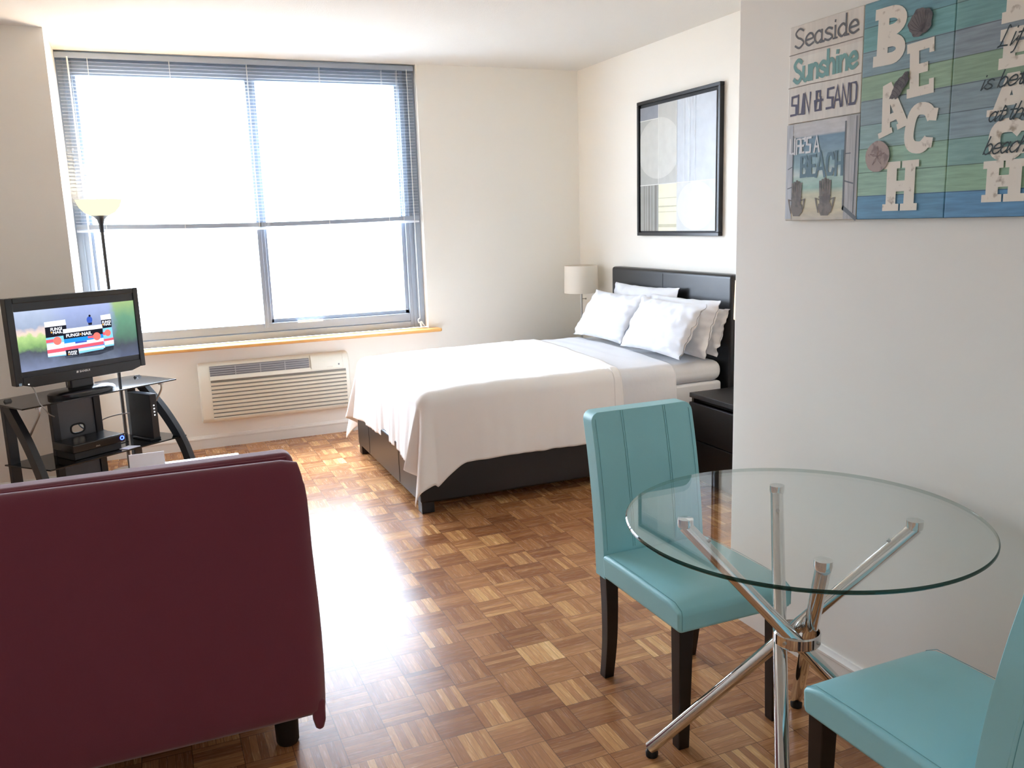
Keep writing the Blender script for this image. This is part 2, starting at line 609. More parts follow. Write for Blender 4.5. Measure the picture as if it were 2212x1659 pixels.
# sliding sash of the lower right light
b = MB()
for a in ((0.800, 0.818, 0.836, 2.49), (1.796, 1.823, 0.836, 2.49)):
    b.box(a[0], a[1], YG - 0.02, YG + 0.025, a[2], a[3])
b.box(0.800, 1.823, YG - 0.02, YG + 0.025, 0.836, 0.862)
b.build('sash', M['frame'], win, bevel=0.002)
b = MB()
b.box(-0.300, -0.282, YG - 0.015, YG + 0.03, 0.836, 2.49)
b.box(1.850, 1.862, y0 - 0.008, y0 + 0.002, WZ0, 2.6)
b.box(1.882, 1.900, y0 - 0.010, y0 + 0.002, WZ0, 2.6)
b.box(-0.352, -0.340, y0 - 0.008, y0 + 0.002, WZ0, 2.6)
b.build('frame_channel', M['frame'], win, bevel=0.002)
MB().box(0.98, 1.16, y0 - 0.018, y0 - 0.002, 0.826, 0.842).build('sash_pull', M['white'], win, bevel=0.002)
for x0, x1, z0, z1 in ((-0.300, 0.747, 0.836, 2.49), (0.800, 1.823, 0.836, 2.49)):
    MB().box(x0, x1, YG + 0.008, YG + 0.012, z0, z1).build('pane', M['pane'], win)
# pine sill with its nosing and horn past the jamb
b = MB()
b.prism([(-0.385, 6.115, 0), (2.005, 6.115, 0), (2.020, 6.13, 0), (2.020, YW + 0.002, 0), (WX1, YW + 0.002, 0), (WX1, YG - 0.046, 0), (-0.385, YG - 0.046, 0)][::-1], (0, 0, 0.024))
b.v = [p + Vector((0, 0, 0.699)) for p in b.v]
b.build('sill', M['pine'], win, bevel=0.009, bseg=3)

# ------------------------------------------------------------------ mini blind, lowered half way
bl = thing('window_blind', 'white slatted mini blind lowered halfway over the window', 'blind', (0.77, 6.255, 1.50))
bx0, bx1 = -0.376, 1.918
MB().box(bx0 - 0.008, bx1 + 0.008, 6.238, 6.274, 2.585, 2.618).build('headrail', M['frame'], bl, bevel=0.003)
def sag(x):
    t = (x - bx0) / (bx1 - bx0)
    return -0.018 * math.sin(PI * t)
b = MB()
zs = []
z = 2.565
while z > 1.57:
    zs.append(z); z -= 0.0215
for i, z in enumerate(zs):
    nx = 12
    k = (2.565 - z) / 1.0
    for s in range(nx):
        xa, xb_ = bx0 + (bx1 - bx0) * s / nx, bx0 + (bx1 - bx0) * (s + 1) / nx
        za, zb = z + sag(xa) * k, z + sag(xb_) * k
        ya, yb = 6.243, 6.268
        ym = 0.5 * (ya + yb)
        b.poly([(xa, ya, za), (xb_, ya, zb), (xb_, ym, zb + 0.0022), (xa, ym, za + 0.0022)])
        b.poly([(xa, ym, za + 0.0022), (xb_, ym, zb + 0.0022), (xb_, yb, zb), (xa, yb, za)])
b.build('slats', M['slat'], bl, weld=True, solid=0.0006, smooth=60)
b = MB()
nx = 24
for s in range(nx):
    xa, xb_ = bx0 + (bx1 - bx0) * s / nx, bx0 + (bx1 - bx0) * (s + 1) / nx
    b.hexa([(xa, 6.243, 1.532 + sag(xa)), (xb_, 6.243, 1.532 + sag(xb_)), (xb_, 6.268, 1.532 + sag(xb_)), (xa, 6.268, 1.532 + sag(xa))],
           [(xa, 6.243, 1.562 + sag(xa)), (xb_, 6.243, 1.562 + sag(xb_)), (xb_, 6.268, 1.562 + sag(xb_)), (xa, 6.268, 1.562 + sag(xa))])
b.build('slat_stack', M['frame'], bl, weld=True)  # gathered white slats; their backlit shade is put into this grey colour
b = MB()
b.tube([(bx0 + (bx1 - bx0) * i / 30, 6.2555, 1.522 + sag(bx0 + (bx1 - bx0) * i / 30)) for i in range(31)], 0.0095, 8)
b.build('bottom_rail', M['slat'], bl)
for x in (-0.20, 0.28, 0.765, 1.25, 1.69, 1.80):
    b = MB()
    for yy in (6.2415, 6.2695):
        b.tube([(x, yy, 2.59), (x, yy, 1.53 + sag(x))], 0.0016, 6)
    b.build('ladder_cord', M['cord'], bl)
b = MB()
b.tube([(1.872, 6.232, 2.59), (1.875, 6.226, 1.6), (1.878, 6.222, 0.80)], 0.0022, 6)
b.tube(smooth_path([(1.878, 6.222, 0.80), (1.862, 6.218, 0.79), (1.866, 6.214, 0.765), (1.884, 6.212, 0.775), (1.893, 6.206, 0.76), (1.905, 6.20, 0.742)]), 0.004, 6)
b.tube([(1.878, 6.216, 0.775), (1.882, 6.210, 0.735)], 0.008, 8)
b.build('pull_cord', M['cord'], bl)
MB().tube([(-0.312, 6.232, 2.59), (-0.306, 6.225, 1.6), (-0.300, 6.215, 0.90)], 0.0048, 8).build('tilt_wand', M['cord'], bl)

# ------------------------------------------------------------------ wall air conditioner
ac = thing('air_conditioner', 'ivory through-wall air conditioner under the window', 'air conditioner', (0.78, YW, 0.19))
AX0, AX1, AZ0, AZ1, AY = 0.262, 1.297, 0.200, 0.600, 6.115
b = MB()
b.prism([(AX0 - 0.008, YW, AZ0 - 0.012), (AX0 - 0.008, YW, AZ1 + 0.006), (AX0 + 0.012, AY + 0.045, AZ1 + 0.002), (AX0 + 0.012, AY + 0.012, AZ1 - 0.03), (AX0 + 0.012, AY, AZ1 - 0.08), (AX0 + 0.012, AY, AZ0 + 0.03), (AX0 + 0.012, AY + 0.015, AZ0)], (0, 0, 0))
b = MB()
prof = [(YW, AZ0 - 0.012), (YW, AZ1 + 0.006), (AY + 0.05, AZ1 + 0.004), (AY + 0.02, AZ1 - 0.012), (AY + 0.004, AZ1 - 0.05), (AY, AZ1 - 0.09), (AY, AZ0 + 0.03), (AY + 0.012, AZ0 + 0.004), (AY + 0.03, AZ0 - 0.006)]
b.prism([(AX0, y, z) for y, z in prof], (AX1 - AX0, 0, 0))
b.build('housing', M['ac'], ac, bevel=0.012, bseg=3)
# the raised front with sloped louvres
b = MB()
for i in range(10):
    zc = 0.475 - i * 0.0272
    xr = AX1 - 0.03
    xl = AX0 + 0.075
    b.hexa([(xl, AY - 0.005, zc - 0.0185), (xr, AY - 0.005, zc - 0.0185), (xr, AY + 0.004, zc - 0.0185), (xl, AY + 0.004, zc - 0.0185)],
           [(xl, AY - 0.013, zc - 0.003), (xr, AY - 0.013, zc - 0.003), (xr, AY + 0.004, zc), (xl, AY + 0.004, zc)])
b.build('louvre_grille', M['ac'], ac)
MB().box(AX0 + 0.075, AX1 - 0.03, AY - 0.0015, AY + 0.004, 0.222, 0.490).build('louvre_shade_plate', mat('painted_louvre_shade', (132, 128, 120), 0.6), ac)  # added darker plate: paints the shade in the gaps between the louvres
b = MB()
vx0, vx1, vz0, vz1 = AX0 + 0.075, AX0 + 0.745, 0.520, 0.578
b.box(vx0, vx1, AY - 0.004, AY + 0.03, vz0, vz1 + 0.008)
b.build('vent_recess', M['acdark'], ac)
b = MB()
for i in range(4):
    zc = vz0 + 0.010 + i * 0.0155
    b.hexa([(vx0, AY - 0.008, zc), (vx1, AY - 0.008, zc), (vx1, AY + 0.004, zc + 0.006), (vx0, AY + 0.004, zc + 0.006)],
           [(vx0, AY - 0.008, zc + 0.004), (vx1, AY - 0.008, zc + 0.004), (vx1, AY + 0.004, zc + 0.010), (vx0, AY + 0.004, zc + 0.010)])
for i in (1, 2, 3):
    xx = vx0 + (vx1 - vx0) * i / 4
    b.box(xx - 0.003, xx + 0.003, AY - 0.010, AY, vz0, vz1 + 0.006)
b.build('vent_slats', mat('vent_grey_plastic', (168, 170, 174), 0.5), ac)
MB().hexa([(vx0 - 0.005, AY - 0.014, 0.492), (vx1 + 0.02, AY - 0.014, 0.492), (vx1 + 0.02, AY + 0.002, 0.492), (vx0 - 0.005, AY + 0.002, 0.492)],
          [(vx0 - 0.005, AY - 0.007, 0.520), (vx1 + 0.008, AY - 0.007, 0.520), (vx1 + 0.008, AY + 0.002, 0.520), (vx0 - 0.005, AY + 0.002, 0.520)]).build('vent_ledge', M['ac'], ac, bevel=0.003)
b = MB()
b.prism([(vx1 + 0.012, y, z) for y, z in ((AY - 0.012, 0.497), (AY - 0.010, 0.545), (AY + 0.002, 0.580), (AY + 0.025, 0.600), (AY + 0.06, 0.605), (AY + 0.06, 0.497))], (AX1 - vx1 - 0.06, 0, 0))
pan = b.build('control_door', M['ac'], ac, bevel=0.004)
MB().box(AX1 - 0.085, AX1 - 0.075, AY - 0.013, AY - 0.006, 0.522, 0.533).build('display_light', M['acdark'], pan)
MB().box(AX1 - 0.165, AX1 - 0.125, AY - 0.0145, AY - 0.006, 0.508, 0.516).build('finger_grip', M['ac'], pan, bevel=0.002)

# ------------------------------------------------------------------ bed
bed = thing('bed_frame', 'black leatherette bed frame with a tall stitched headboard', 'bed', (2.2, 4.86, 0))
BY0, BY1, BX0 = 4.15, 5.575, 1.207
b = MB()
b.box(3.150, 3.235, 4.13, 5.545, 0.02, 1.15)
hb = b.build('headboard', M['leather'], bed, bevel=0.022, bseg=4)
sm_ = mat('dark_seam', (50, 52, 58), 0.6)
MB().tube([(3.1492, 4.86, 0.66), (3.1492, 4.86, 1.128)], 0.0018, 6).build('stitched_seam', sm_, hb)
for nm, bx in (('side_rail', (BX0 + 0.03, 3.16, BY0, BY0 + 0.045, 0.055, 0.30)), ('side_rail', (BX0 + 0.03, 3.16, BY1 - 0.045, BY1, 0.055, 0.30)),
               ('foot_rail', (BX0, BX0 + 0.05, BY0, BY1, 0.055, 0.30))):
    MB().box(*bx).build(nm, M['leather'], bed, bevel=0.014, bseg=3)
for yy in (4.55, 5.25):
    MB().tube([(BX0 - 0.0005, yy, 0.07), (BX0 - 0.0005, yy, 0.29)], 0.0016, 6).build('rail_seam', M['rubber'], bed)
for x, y in ((BX0 + 0.005, BY0 + 0.005), (BX0 + 0.005, BY1 - 0.075), (3.08, BY0 + 0.005), (3.08, BY1 - 0.075)):
    MB().box(x, x + 0.07, y, y + 0.07, 0, 0.075).build('leg', M['leather'], bed, bevel=0.004)
bs = MB().box(1.262, 3.12, 4.20, 5.53, 0.10, 0.365).build('box_spring', M['tick'], None, bevel=0.03, bseg=3)
tag(bs, 'grey quilted box spring set inside the black bed frame', 'box spring')

def mattress():
    o = thing('mattress', 'thick mattress in a white fitted sheet on the bed', 'mattress', (2.2, 4.86, 0.366))
    def body(z0, z1, g, r, name):
        b = MB()
        b.box(1.262 - g, 3.122 + g * 0.3, 4.172 - g, 5.548 + g, z0, z1)
        return b.build(name, M['sheet'], o, bevel=r, bseg=5)
    body(0.367, 0.520, 0.0, 0.018, 'mattress_side')
    body(0.520, 0.645, 0.012, 0.055, 'fitted_sheet')
    return o
mattress()

def fold(v, seed):
    return noise.noise(Vector((v, seed * 3.7, 0.3)))

def drape(name, mtl, x_foot, xh_near, xh_far, lift, a_foot, a_near, a_far, nx, ny, seed, amp, foot=True):
    """a flat rectangle of cloth laid on the mattress and let down over its edges"""
    rr = 0.075
    ix, iy0, iy1 = 1.215 + rr, 4.120 + rr, 5.590 - rr          # inner rectangle where the cloth is flat
    arc = rr * PI / 2
    def ztop(x, y):
        t = max(0, min(1, (y - iy0) / (iy1 - iy0)))
        k = max(0.0, 1 - abs(x - ix) / 0.5)
        return 0.652 + lift + 0.012 * math.sin(PI * t) - 0.016 * k * k + 0.005 * noise.noise(Vector((x * 5, y * 5, seed))) + 0.003 * noise.noise(Vector((x * 16, y * 4, seed + 3)))
    def pos(u, v):
        X0 = (ix - a_foot - arc) if foot else x_foot
        Yn, Yf = iy0 - a_near - arc, iy1 + a_far + arc
        yy = Yn + (Yf - Yn) * v
        xh = xh_near + (xh_far - xh_near) * max(0, min(1, (yy - iy0) / (iy1 - iy0)))
        xh += 0.012 * noise.noise(Vector((yy * 3, seed, 1)))
        xx = X0 + (xh - X0) * u
        dx = max(0.0, ix - xx) if foot else 0.0
        dyn, dyf = max(0.0, iy0 - yy), max(0.0, yy - iy1)
        sy = -1 if dyn > 0 else 1
        dy = max(dyn, dyf)
        rho = math.hypot(dx, dy)
        bx_, by_ = max(xx, ix) if foot else xx, min(max(yy, iy0), iy1)
        zt = ztop(bx_, by_)
        if rho < 1e-9:
            return (bx_, by_, zt)
        th = math.atan2(dy, dx)                              # 0 = straight over the foot, 90 deg = over the side
        if rho < arc:
            out, down = rr * math.sin(rho / rr), rr * (1 - math.cos(rho / rr))
        else:
            L = rho - arc
            if foot and dyn > 0:                             # the hem dips towards the near corner
                L *= 1 + 0.30 * (max(0.0, (th / (PI / 2) - 0.55) / 0.45) if dx > 0 else max(0.0, (1.46 - bx_) / (1.46 - ix)) ** 1.4)
            k = min(1.0, L / 0.36)
            flare = 0.035
            corner = dx > 0.0 and dy > 0.0
            if corner:
                q = th / (PI / 2)
                flare += 0.27 * math.exp(-((q - 0.60) / 0.22) ** 2) + 0.24 * math.exp(-((q - 0.12) / 0.11) ** 2) - 0.06 * math.exp(-((q - 0.31) / 0.06) ** 2)
            else:
                s_ = bx_ if dx == 0 else by_
                wv = fold(s_ * 7.0, seed) * 0.7 + fold(s_ * 17.0, seed + 5) * 0.45 + (fold(s_ * 34.0, seed + 9) * 0.22 if dx > 0 else 0)
                near = 0.0
                if dx > 0:
                    near = math.exp(-((by_ - iy0) / 0.12) ** 2) + math.exp(-((by_ - iy1) / 0.12) ** 2)
                out_w = amp * wv * (1.5 if dx > 0 else 0.8)
                flare += out_w / 0.36 + 0.12 * near
            out = rr + L * flare
            down = rr + L * math.sqrt(max(0.3, 1 - min(0.7, flare * flare)))
        c, s = math.cos(th), math.sin(th)
        return (bx_ - out * c, by_ + sy * out * s, zt - down)
    b = MB()
    b.grid(pos, nx, ny)
    return b.build(name, mtl, None, smooth=180, solid=0.004)

sh = drape('top_sheet', M['sheet'], 2.28, 2.765, 2.86, 0.004, 0, 0.205, 0.22, 40, 150, 4, 0.006, foot=False)
tag(sh, 'white top sheet showing between the coverlet and the pillows', 'sheet')
cv = drape('coverlet', M['blanket'], 0, 2.40, 2.50, 0.014, 0.325, 0.325, 0.325, 170, 190, 2, 0.022)
tag(cv, 'cream white coverlet draped over the foot of the bed, its corner nearly on the floor', 'blanket')
hm = drape('hem', M['blanket'], 2.352, 2.408, 2.508, 0.0185, 0, 0.3265, 0.3265, 6, 150, 2, 0.022, foot=False)
adopt(hm, cv)

def pillow(label, bl_, br_, tl_, thick, seed, puff=1.0):
    BL, BR, TL = Vector(bl_), Vector(br_), Vector(tl_)
    U, V = BR - BL, TL - BL
    nrm = V.cross(U).normalized()
    if nrm.x > 0: nrm = -nrm
    b = MB()
    n1, n2 = 44, 34
    def sgn(x): return -1 if x < 0 else 1
    def side(sd):
        def fn(i, j):
            u, v = 2 * i - 1, 2 * j - 1
            e = max(0.0, (1 - abs(u) ** 2.6)) ** 0.55 * max(0.0, (1 - abs(v) ** 2.6)) ** 0.55
            pinch = 0.055 * (1 - v * v) * abs(u) ** 3
            pinch2 = 0.075 * (1 - u * u) * abs(v) ** 3
            uu = u * (1 - pinch)
            vv = v * (1 - pinch2)
            w_ = 0.10 * noise.noise(Vector((u * 2.2, v * 2.2, seed))) + 0.06 * noise.noise(Vector((u * 6, v * 2.5, seed + 4)))
            w_ += 0.10 * noise.noise(Vector((u * 9 + v * 3, v * 4 - u * 2, seed + 8))) * (1 - 0.6 * e) + 0.05 * abs(noise.noise(Vector((u * 7 - v * 5, v * 7 + u * 3, seed + 12))))
            edge = 0.024 * noise.noise(Vector((u * 5, v * 5, seed + 2)))
            d = sd * (thick * 0.5 * e * (1 + 2.2 * w_) + 0.0015) + edge * (1 - e)
            return BL + U * (0.5 + 0.5 * uu) + V * (0.5 + 0.5 * vv) + nrm * d
        return fn
    b.grid(side(1), n1, n2)
    b.grid(side(-1), n1, n2)
    o = b.build('pillow', M['sheet'], None, smooth=180, weld=False)
    tag(o, label, 'pillow', 'white pillows heaped against the headboard')
    return o
pillow('front white pillow nearest the near nightstand, plumpest of the heap', (2.800, 4.82, 0.680), (2.785, 4.12, 0.680), (2.940, 4.76, 1.000), 0.125, 11)
pillow('front white pillow on the window side of the bed', (2.815, 5.52, 0.680), (2.835, 4.88, 0.680), (2.955, 5.42, 1.000), 0.115, 23)
pillow('middle white pillow with a crumpled corner, behind the plumpest front pillow', (2.915, 4.80, 0.680), (2.915, 4.05, 0.680), (3.045, 4.84, 1.010), 0.11, 37)
pillow('white pillow with a pointed corner leaning on the headboard, window side', (2.960, 5.36, 0.680), (2.985, 4.60, 0.680), (3.085, 5.36, 1.050), 0.10, 41)
pillow('rearmost white pillow by the headboard, mostly hidden by the crumpled one', (3.020, 4.58, 0.680), (3.030, 4.10, 0.680), (3.110, 4.58, 0.955), 0.06, 53)

# ------------------------------------------------------------------ nightstands and table lamps
def nightstand(label, y0, y1):
    x0, x1, H = 2.735, 3.205, 0.526
    o = thing('nightstand', label, 'nightstand', ((x0 + x1) / 2, (y0 + y1) / 2, 0), group='black nightstands beside the bed')
    b = MB()
    b.box(x0 + 0.018, x1, y0, y0 + 0.02, 0, H - 0.026)
    b.box(x0 + 0.018, x1, y1 - 0.02, y1, 0, H - 0.026)
    b.box(x1 - 0.015, x1, y0 + 0.02, y1 - 0.02, 0, H - 0.026)
    b.box(x0 + 0.022, x1 - 0.015, y0 + 0.02, y1 - 0.02, 0.03, 0.05)
    b.box(x0 + 0.05, x1 - 0.015, y0 + 0.02, y1 - 0.02, 0.47, H - 0.026)
    b.build('carcass', M['blackwood'], o, bevel=0.001)
    MB().box(x0 + 0.002, x1, y0, y1, H - 0.026, H).build('top', M['blackwood'], o, bevel=0.0015)
    for za, zb in ((0.060, 0.262), (0.270, 0.474)):
        MB().box(x0, x0 + 0.018, y0 + 0.001, y1 - 0.001, za, zb).build('drawer', M['blackwood'], o, bevel=0.0015)
    return o
nightstand('black two-drawer nightstand on the near side of the bed', 3.47, 3.95)
nightstand('black nightstand between the bed and the window wall', 5.715, 6.195)

def table_lamp(label, x, y, z0, lit):
    o = thing('table_lamp', label, 'lamp', (x, y, z0), group='bedside lamps with drum shades')
    b = MB().lathe([(0.0, 0.0), (0.085, 0.0), (0.085, 0.010), (0.078, 0.016), (0.012, 0.020), (0.0, 0.020)], (x, y, z0), 36)
    b.build('base', M['steel'], o)
    b = MB().tube([(x, y, z0 + 0.018), (x, y, 0.955)], 0.0085, 12)
    b.tube([(x, y, 0.955), (x, y, 1.02)], 0.014, 12)
    pole = b.build('pole', M['steel'], o)
    b = MB().tube([(x + 0.006, y - 0.006, 0.895), (x + 0.022, y - 0.020, 0.895)], 0.0035, 8)
    b.tube([(x + 0.022, y - 0.020, 0.895), (x + 0.028, y - 0.026, 0.895)], 0.006, 8)
    b.build('switch_knob', M['steel'], pole)
    b = MB().lathe([(0.131, 0.942), (0.126, 1.150), (0.1235, 1.150), (0.1285, 0.942)], (x, y, 0), 56, closed=True)
    s = b.build('lamp_shade', M['litshade'] if lit else M['shade'], o)
    b = MB()
    for k in range(3):
        a = k * 2 * PI / 3
        b.tube([(x, y, 1.02), (x + 0.124 * math.cos(a), y + 0.124 * math.sin(a), 1.142)], 0.0016, 6)
    b.build('shade_ring', M['steel'], s)
    if lit:
        MB().lathe([(0.0, 1.02), (0.014, 1.025), (0.022, 1.05), (0.026, 1.075), (0.02, 1.095), (0.0, 1.105)], (x, y, 0), 20).build('bulb', emit('warm_bulb', (255, 225, 180), 8), o)
        ld = bpy.data.lights.new('bedside_bulb', 'POINT')
        ld.energy, ld.color, ld.shadow_soft_size = 5, (1.0, 0.93, 0.82), 0.03
        lo = bpy.data.objects.new('bedside_bulb', ld)
        C.objects.link(lo); lo.location = (x, y, 1.062)
        adopt(lo, o)
    return o
table_lamp('table lamp with an unlit off-white drum shade in the corner beyond the bed', 3.075, 5.88, 0.526, False)
table_lamp('glowing white lamp shade half hidden by the near wall end', 3.003, 3.700, 0.526, True)

# ------------------------------------------------------------------ torchiere by the window
tx, ty = -0.213, 5.80
t = thing('floor_lamp', 'lit torchiere floor lamp with a cream bowl, behind the television', 'lamp', (tx, ty, 0))
MB().lathe([(0, 0), (0.125, 0), (0.125, 0.012), (0.11, 0.022), (0.03, 0.034), (0.0, 0.036)], (tx, ty, 0), 40).build('base', M['steel'], t)
MB().tube([(tx, ty, 0.03), (tx, ty, 1.52)], 0.0105, 14).build('pole', M['gunmetal'], t)
MB().lathe([(0.0, 1.51), (0.012, 1.51), (0.014, 1.555), (0.022, 1.585), (0.040, 1.602), (0.050, 1.608), (0.0, 1.608)], (tx, ty, 0), 32).build('cup', M['blackmetal'], t)
prof = [(0.0, 1.608), (0.050, 1.609), (0.085, 1.627), (0.112, 1.658), (0.129, 1.702), (0.1265, 1.702), (0.109, 1.660), (0.083, 1.630), (0.050, 1.613), (0.0, 1.612)]
MB().lathe(prof, (tx, ty, 0), 48).build('bowl_shade', M['bowl'], t)
ld = bpy.data.lights.new('torchiere_bulb', 'POINT')
ld.energy, ld.color, ld.shadow_soft_size = 9, (1.0, 0.72, 0.42), 0.04
lo = bpy.data.objects.new('torchiere_bulb', ld)
C.objects.link(lo); lo.location = (tx, ty, 1.68)
adopt(lo, t)

# ------------------------------------------------------------------ television stand (local u: along front, b: to the back)
SA = math.radians(34.7)
SO = Vector((-0.637, 4.829, 0))
SX = Matrix.Translation(SO) @ Matrix.Rotation(SA, 4, 'Z')
def SM(): return MB(SX)
ST = 0.65
tvs = thing('tv_stand', 'black glass television stand with curved legs in the corner', 'tv stand', tuple(SX @ Vector((0.45, 0.2, 0))), SA)
SM().prism([(0.0, 0.0, ST - 0.008), (0.904, 0.0, ST - 0.008), (0.890, 0.385, ST - 0.008), (0.02, 0.385, ST - 0.008)], (0, 0, 0.008)).build('glass_top', M['blackglass'], tvs, bevel=0.002)
SM().prism([(0.10, 0.0, 0.298), (0.93, -0.005, 0.298), (0.885, 0.34, 0.298), (0.045, 0.34, 0.298)], (0, 0, 0.008)).build('glass_shelf', M['blackglass'], tvs, bevel=0.002)
SM().prism([(0.10, 0.03, 0.090), (0.90, 0.03, 0.090), (0.86, 0.33, 0.090), (0.06, 0.33, 0.090)], (0, 0, 0.008)).build('glass_shelf', M['blackglass'], tvs, bevel=0.002)
for s in (0, 1):
    ut, ub = ((0.078, 0.052) if s == 0 else (0.838, 0.922))
    # curved front leg: a bent flat bar
    pts = smooth_path([(ut, 0.30, ST - 0.008), (ut + (ub - ut) * 0.22, 0.235, 0.575), (ut + (ub - ut) * 0.55, 0.105, 0.43), (ut + (ub - ut) * 0.82, -0.010, 0.24), (ub, -0.075, 0.0)], 8)
    b = SM()
    ids = []
    for i, p in enumerate(pts):
        d = (pts[min(i + 1, len(pts) - 1)] - pts[max(i - 1, 0)]).normalized()
        n = Vector((0, d.z, -d.y)).normalized()
        wv, tv = 0.030, 0.017
        ids.append([b.pt(p + n * wv * sa + Vector((tv * sb, 0, 0))) for sa, sb in ((-1, -1), (1, -1), (1, 1), (-1, 1))])
    for i in range(len(ids) - 1):
        for k in range(4):
            b.face((ids[i][k], ids[i][(k + 1) % 4], ids[i + 1][(k + 1) % 4], ids[i + 1][k]))
    b.face(ids[0][::-1]); b.face(ids[-1])
    b.build('curved_leg', M['blackmetal'], tvs, smooth=50)
    uc = 0.085 if s == 0 else 0.805
    SM().box(uc - 0.026, uc + 0.026, 0.300, 0.332, 0, ST - 0.008).build('rear_leg', M['blackmetal'], tvs, bevel=0.003)
    # bright strut from the glass down to the leg
    uu = 0.112 if s == 0 else 0.835
    b = SM()
    b.tube(smooth_path([(uu, 0.055, ST - 0.010), (uu, 0.055, ST - 0.055), (uu - 0.01, 0.10, ST - 0.12), (uu - 0.02, 0.13, ST - 0.17)], 5), 0.0055, 8)
    b.tube([(uu, 0.055, ST - 0.026), (uu, 0.055, ST - 0.008)], 0.015, 12)
    b.build('strut', M['steel'], tvs)
for uc in (0.300, 0.550):
    SM().box(uc - 0.020, uc + 0.020, 0.250, 0.282, 0, ST - 0.008).build('post', M['blackmetal'], tvs, bevel=0.003)
# cable panel with an oval hole between the posts
b = SM()
u0, u1, z0, z1 = 0.320, 0.530, 0.08, ST - 0.02
cu, cz, ru, rz_ = 0.425, 0.430, 0.040, 0.026
n = 40
inner, outer = [], []
for k in range(n):
    a = 2 * PI * k / n
    ca, sa = math.cos(a), math.sin(a)
    inner.append((cu + ru * (abs(ca) ** 0.7) * (1 if ca >= 0 else -1), cz + rz_ * (abs(sa) ** 0.7) * (1 if sa >= 0 else -1)))
    q = min(((u1 - cu) / ca) if ca > 1e-6 else ((u0 - cu) / ca) if ca < -1e-6 else 9, ((z1 - cz) / sa) if sa > 1e-6 else ((z0 - cz) / sa) if sa < -1e-6 else 9)
    outer.append((cu + q * ca, cz + q * sa))
for yy in (0.262, 0.268):
    A = [b.pt((p[0], yy, p[1])) for p in inner]
    Bq = [b.pt((p[0], yy, p[1])) for p in outer]
    for k in range(n):
        b.face((A[k], A[(k + 1) % n], Bq[(k + 1) % n], Bq[k]))
# fill the four corners the rays skip
for (ca, cb) in ((u0, z0), (u1, z0), (u1, z1), (u0, z1)):
    cand = sorted(outer, key=lambda p: (p[0] - ca) ** 2 + (p[1] - cb) ** 2)[:2]
    for yy in (0.262, 0.268):
        b.face([b.pt((ca, yy, cb)), b.pt((cand[0][0], yy, cand[0][1])), b.pt((cand[1][0], yy, cand[1][1]))])
cp = b.build('cable_panel', M['greypanel'], tvs, weld=True)
b = SM()
rim = [(p[0], 0.261, p[1]) for p in inner]
b.tube(rim + rim[:1], 0.005, 8, caps=False)
b.build('grommet', M['rubber'], cp)

# ------------------------------------------------------------------ television
TA = math.radians(33.0)
TO = Vector((-0.3727, 5.1008, 0))
TX = Matrix.Translation(TO) @ Matrix.Rotation(TA, 4, 'Z')
def TM(): return MB(TX)
tv = thing('television', 'flat black television playing a boxed-product advert on the stand', 'television', tuple(TX @ Vector((0.02, 0.03, ST))), TA)
L0, L1, Z0, Z1 = -0.340, 0.386, 0.738, 1.196
sL, sR, sB, sT = -0.303, 0.356, 0.790, 1.168
b = TM()
b.box(L0, sL, 0.0, 0.05, Z0 + 0.012, Z1)
b.box(sR, L1, 0.0, 0.05, Z0 + 0.012, Z1)
b.box(sL, sR, 0.0, 0.05, sT, Z1)
b.prism([(sL, 0, sB), (sR, 0, sB), (sR, 0, Z0 + 0.012), (sR - 0.055, 0, Z0 - 0.004), (sL + 0.055, 0, Z0 - 0.004), (sL, 0, Z0 + 0.012)], (0, 0.05, 0))
b.build('bezel', M['tvblack'], tv, bevel=0.004)
TM().hexa([(L0 + 0.05, 0.05, Z0 + 0.05), (L1 - 0.05, 0.05, Z0 + 0.05), (L1 - 0.10, 0.095, Z0 + 0.08), (L0 + 0.10, 0.095, Z0 + 0.08)],
          [(L0 + 0.05, 0.05, Z1 - 0.03), (L1 - 0.05, 0.05, Z1 - 0.03), (L1 - 0.10, 0.095, Z1 - 0.07), (L0 + 0.10, 0.095, Z1 - 0.07)]).build('back_cover', M['tvmatte'], tv, bevel=0.006)

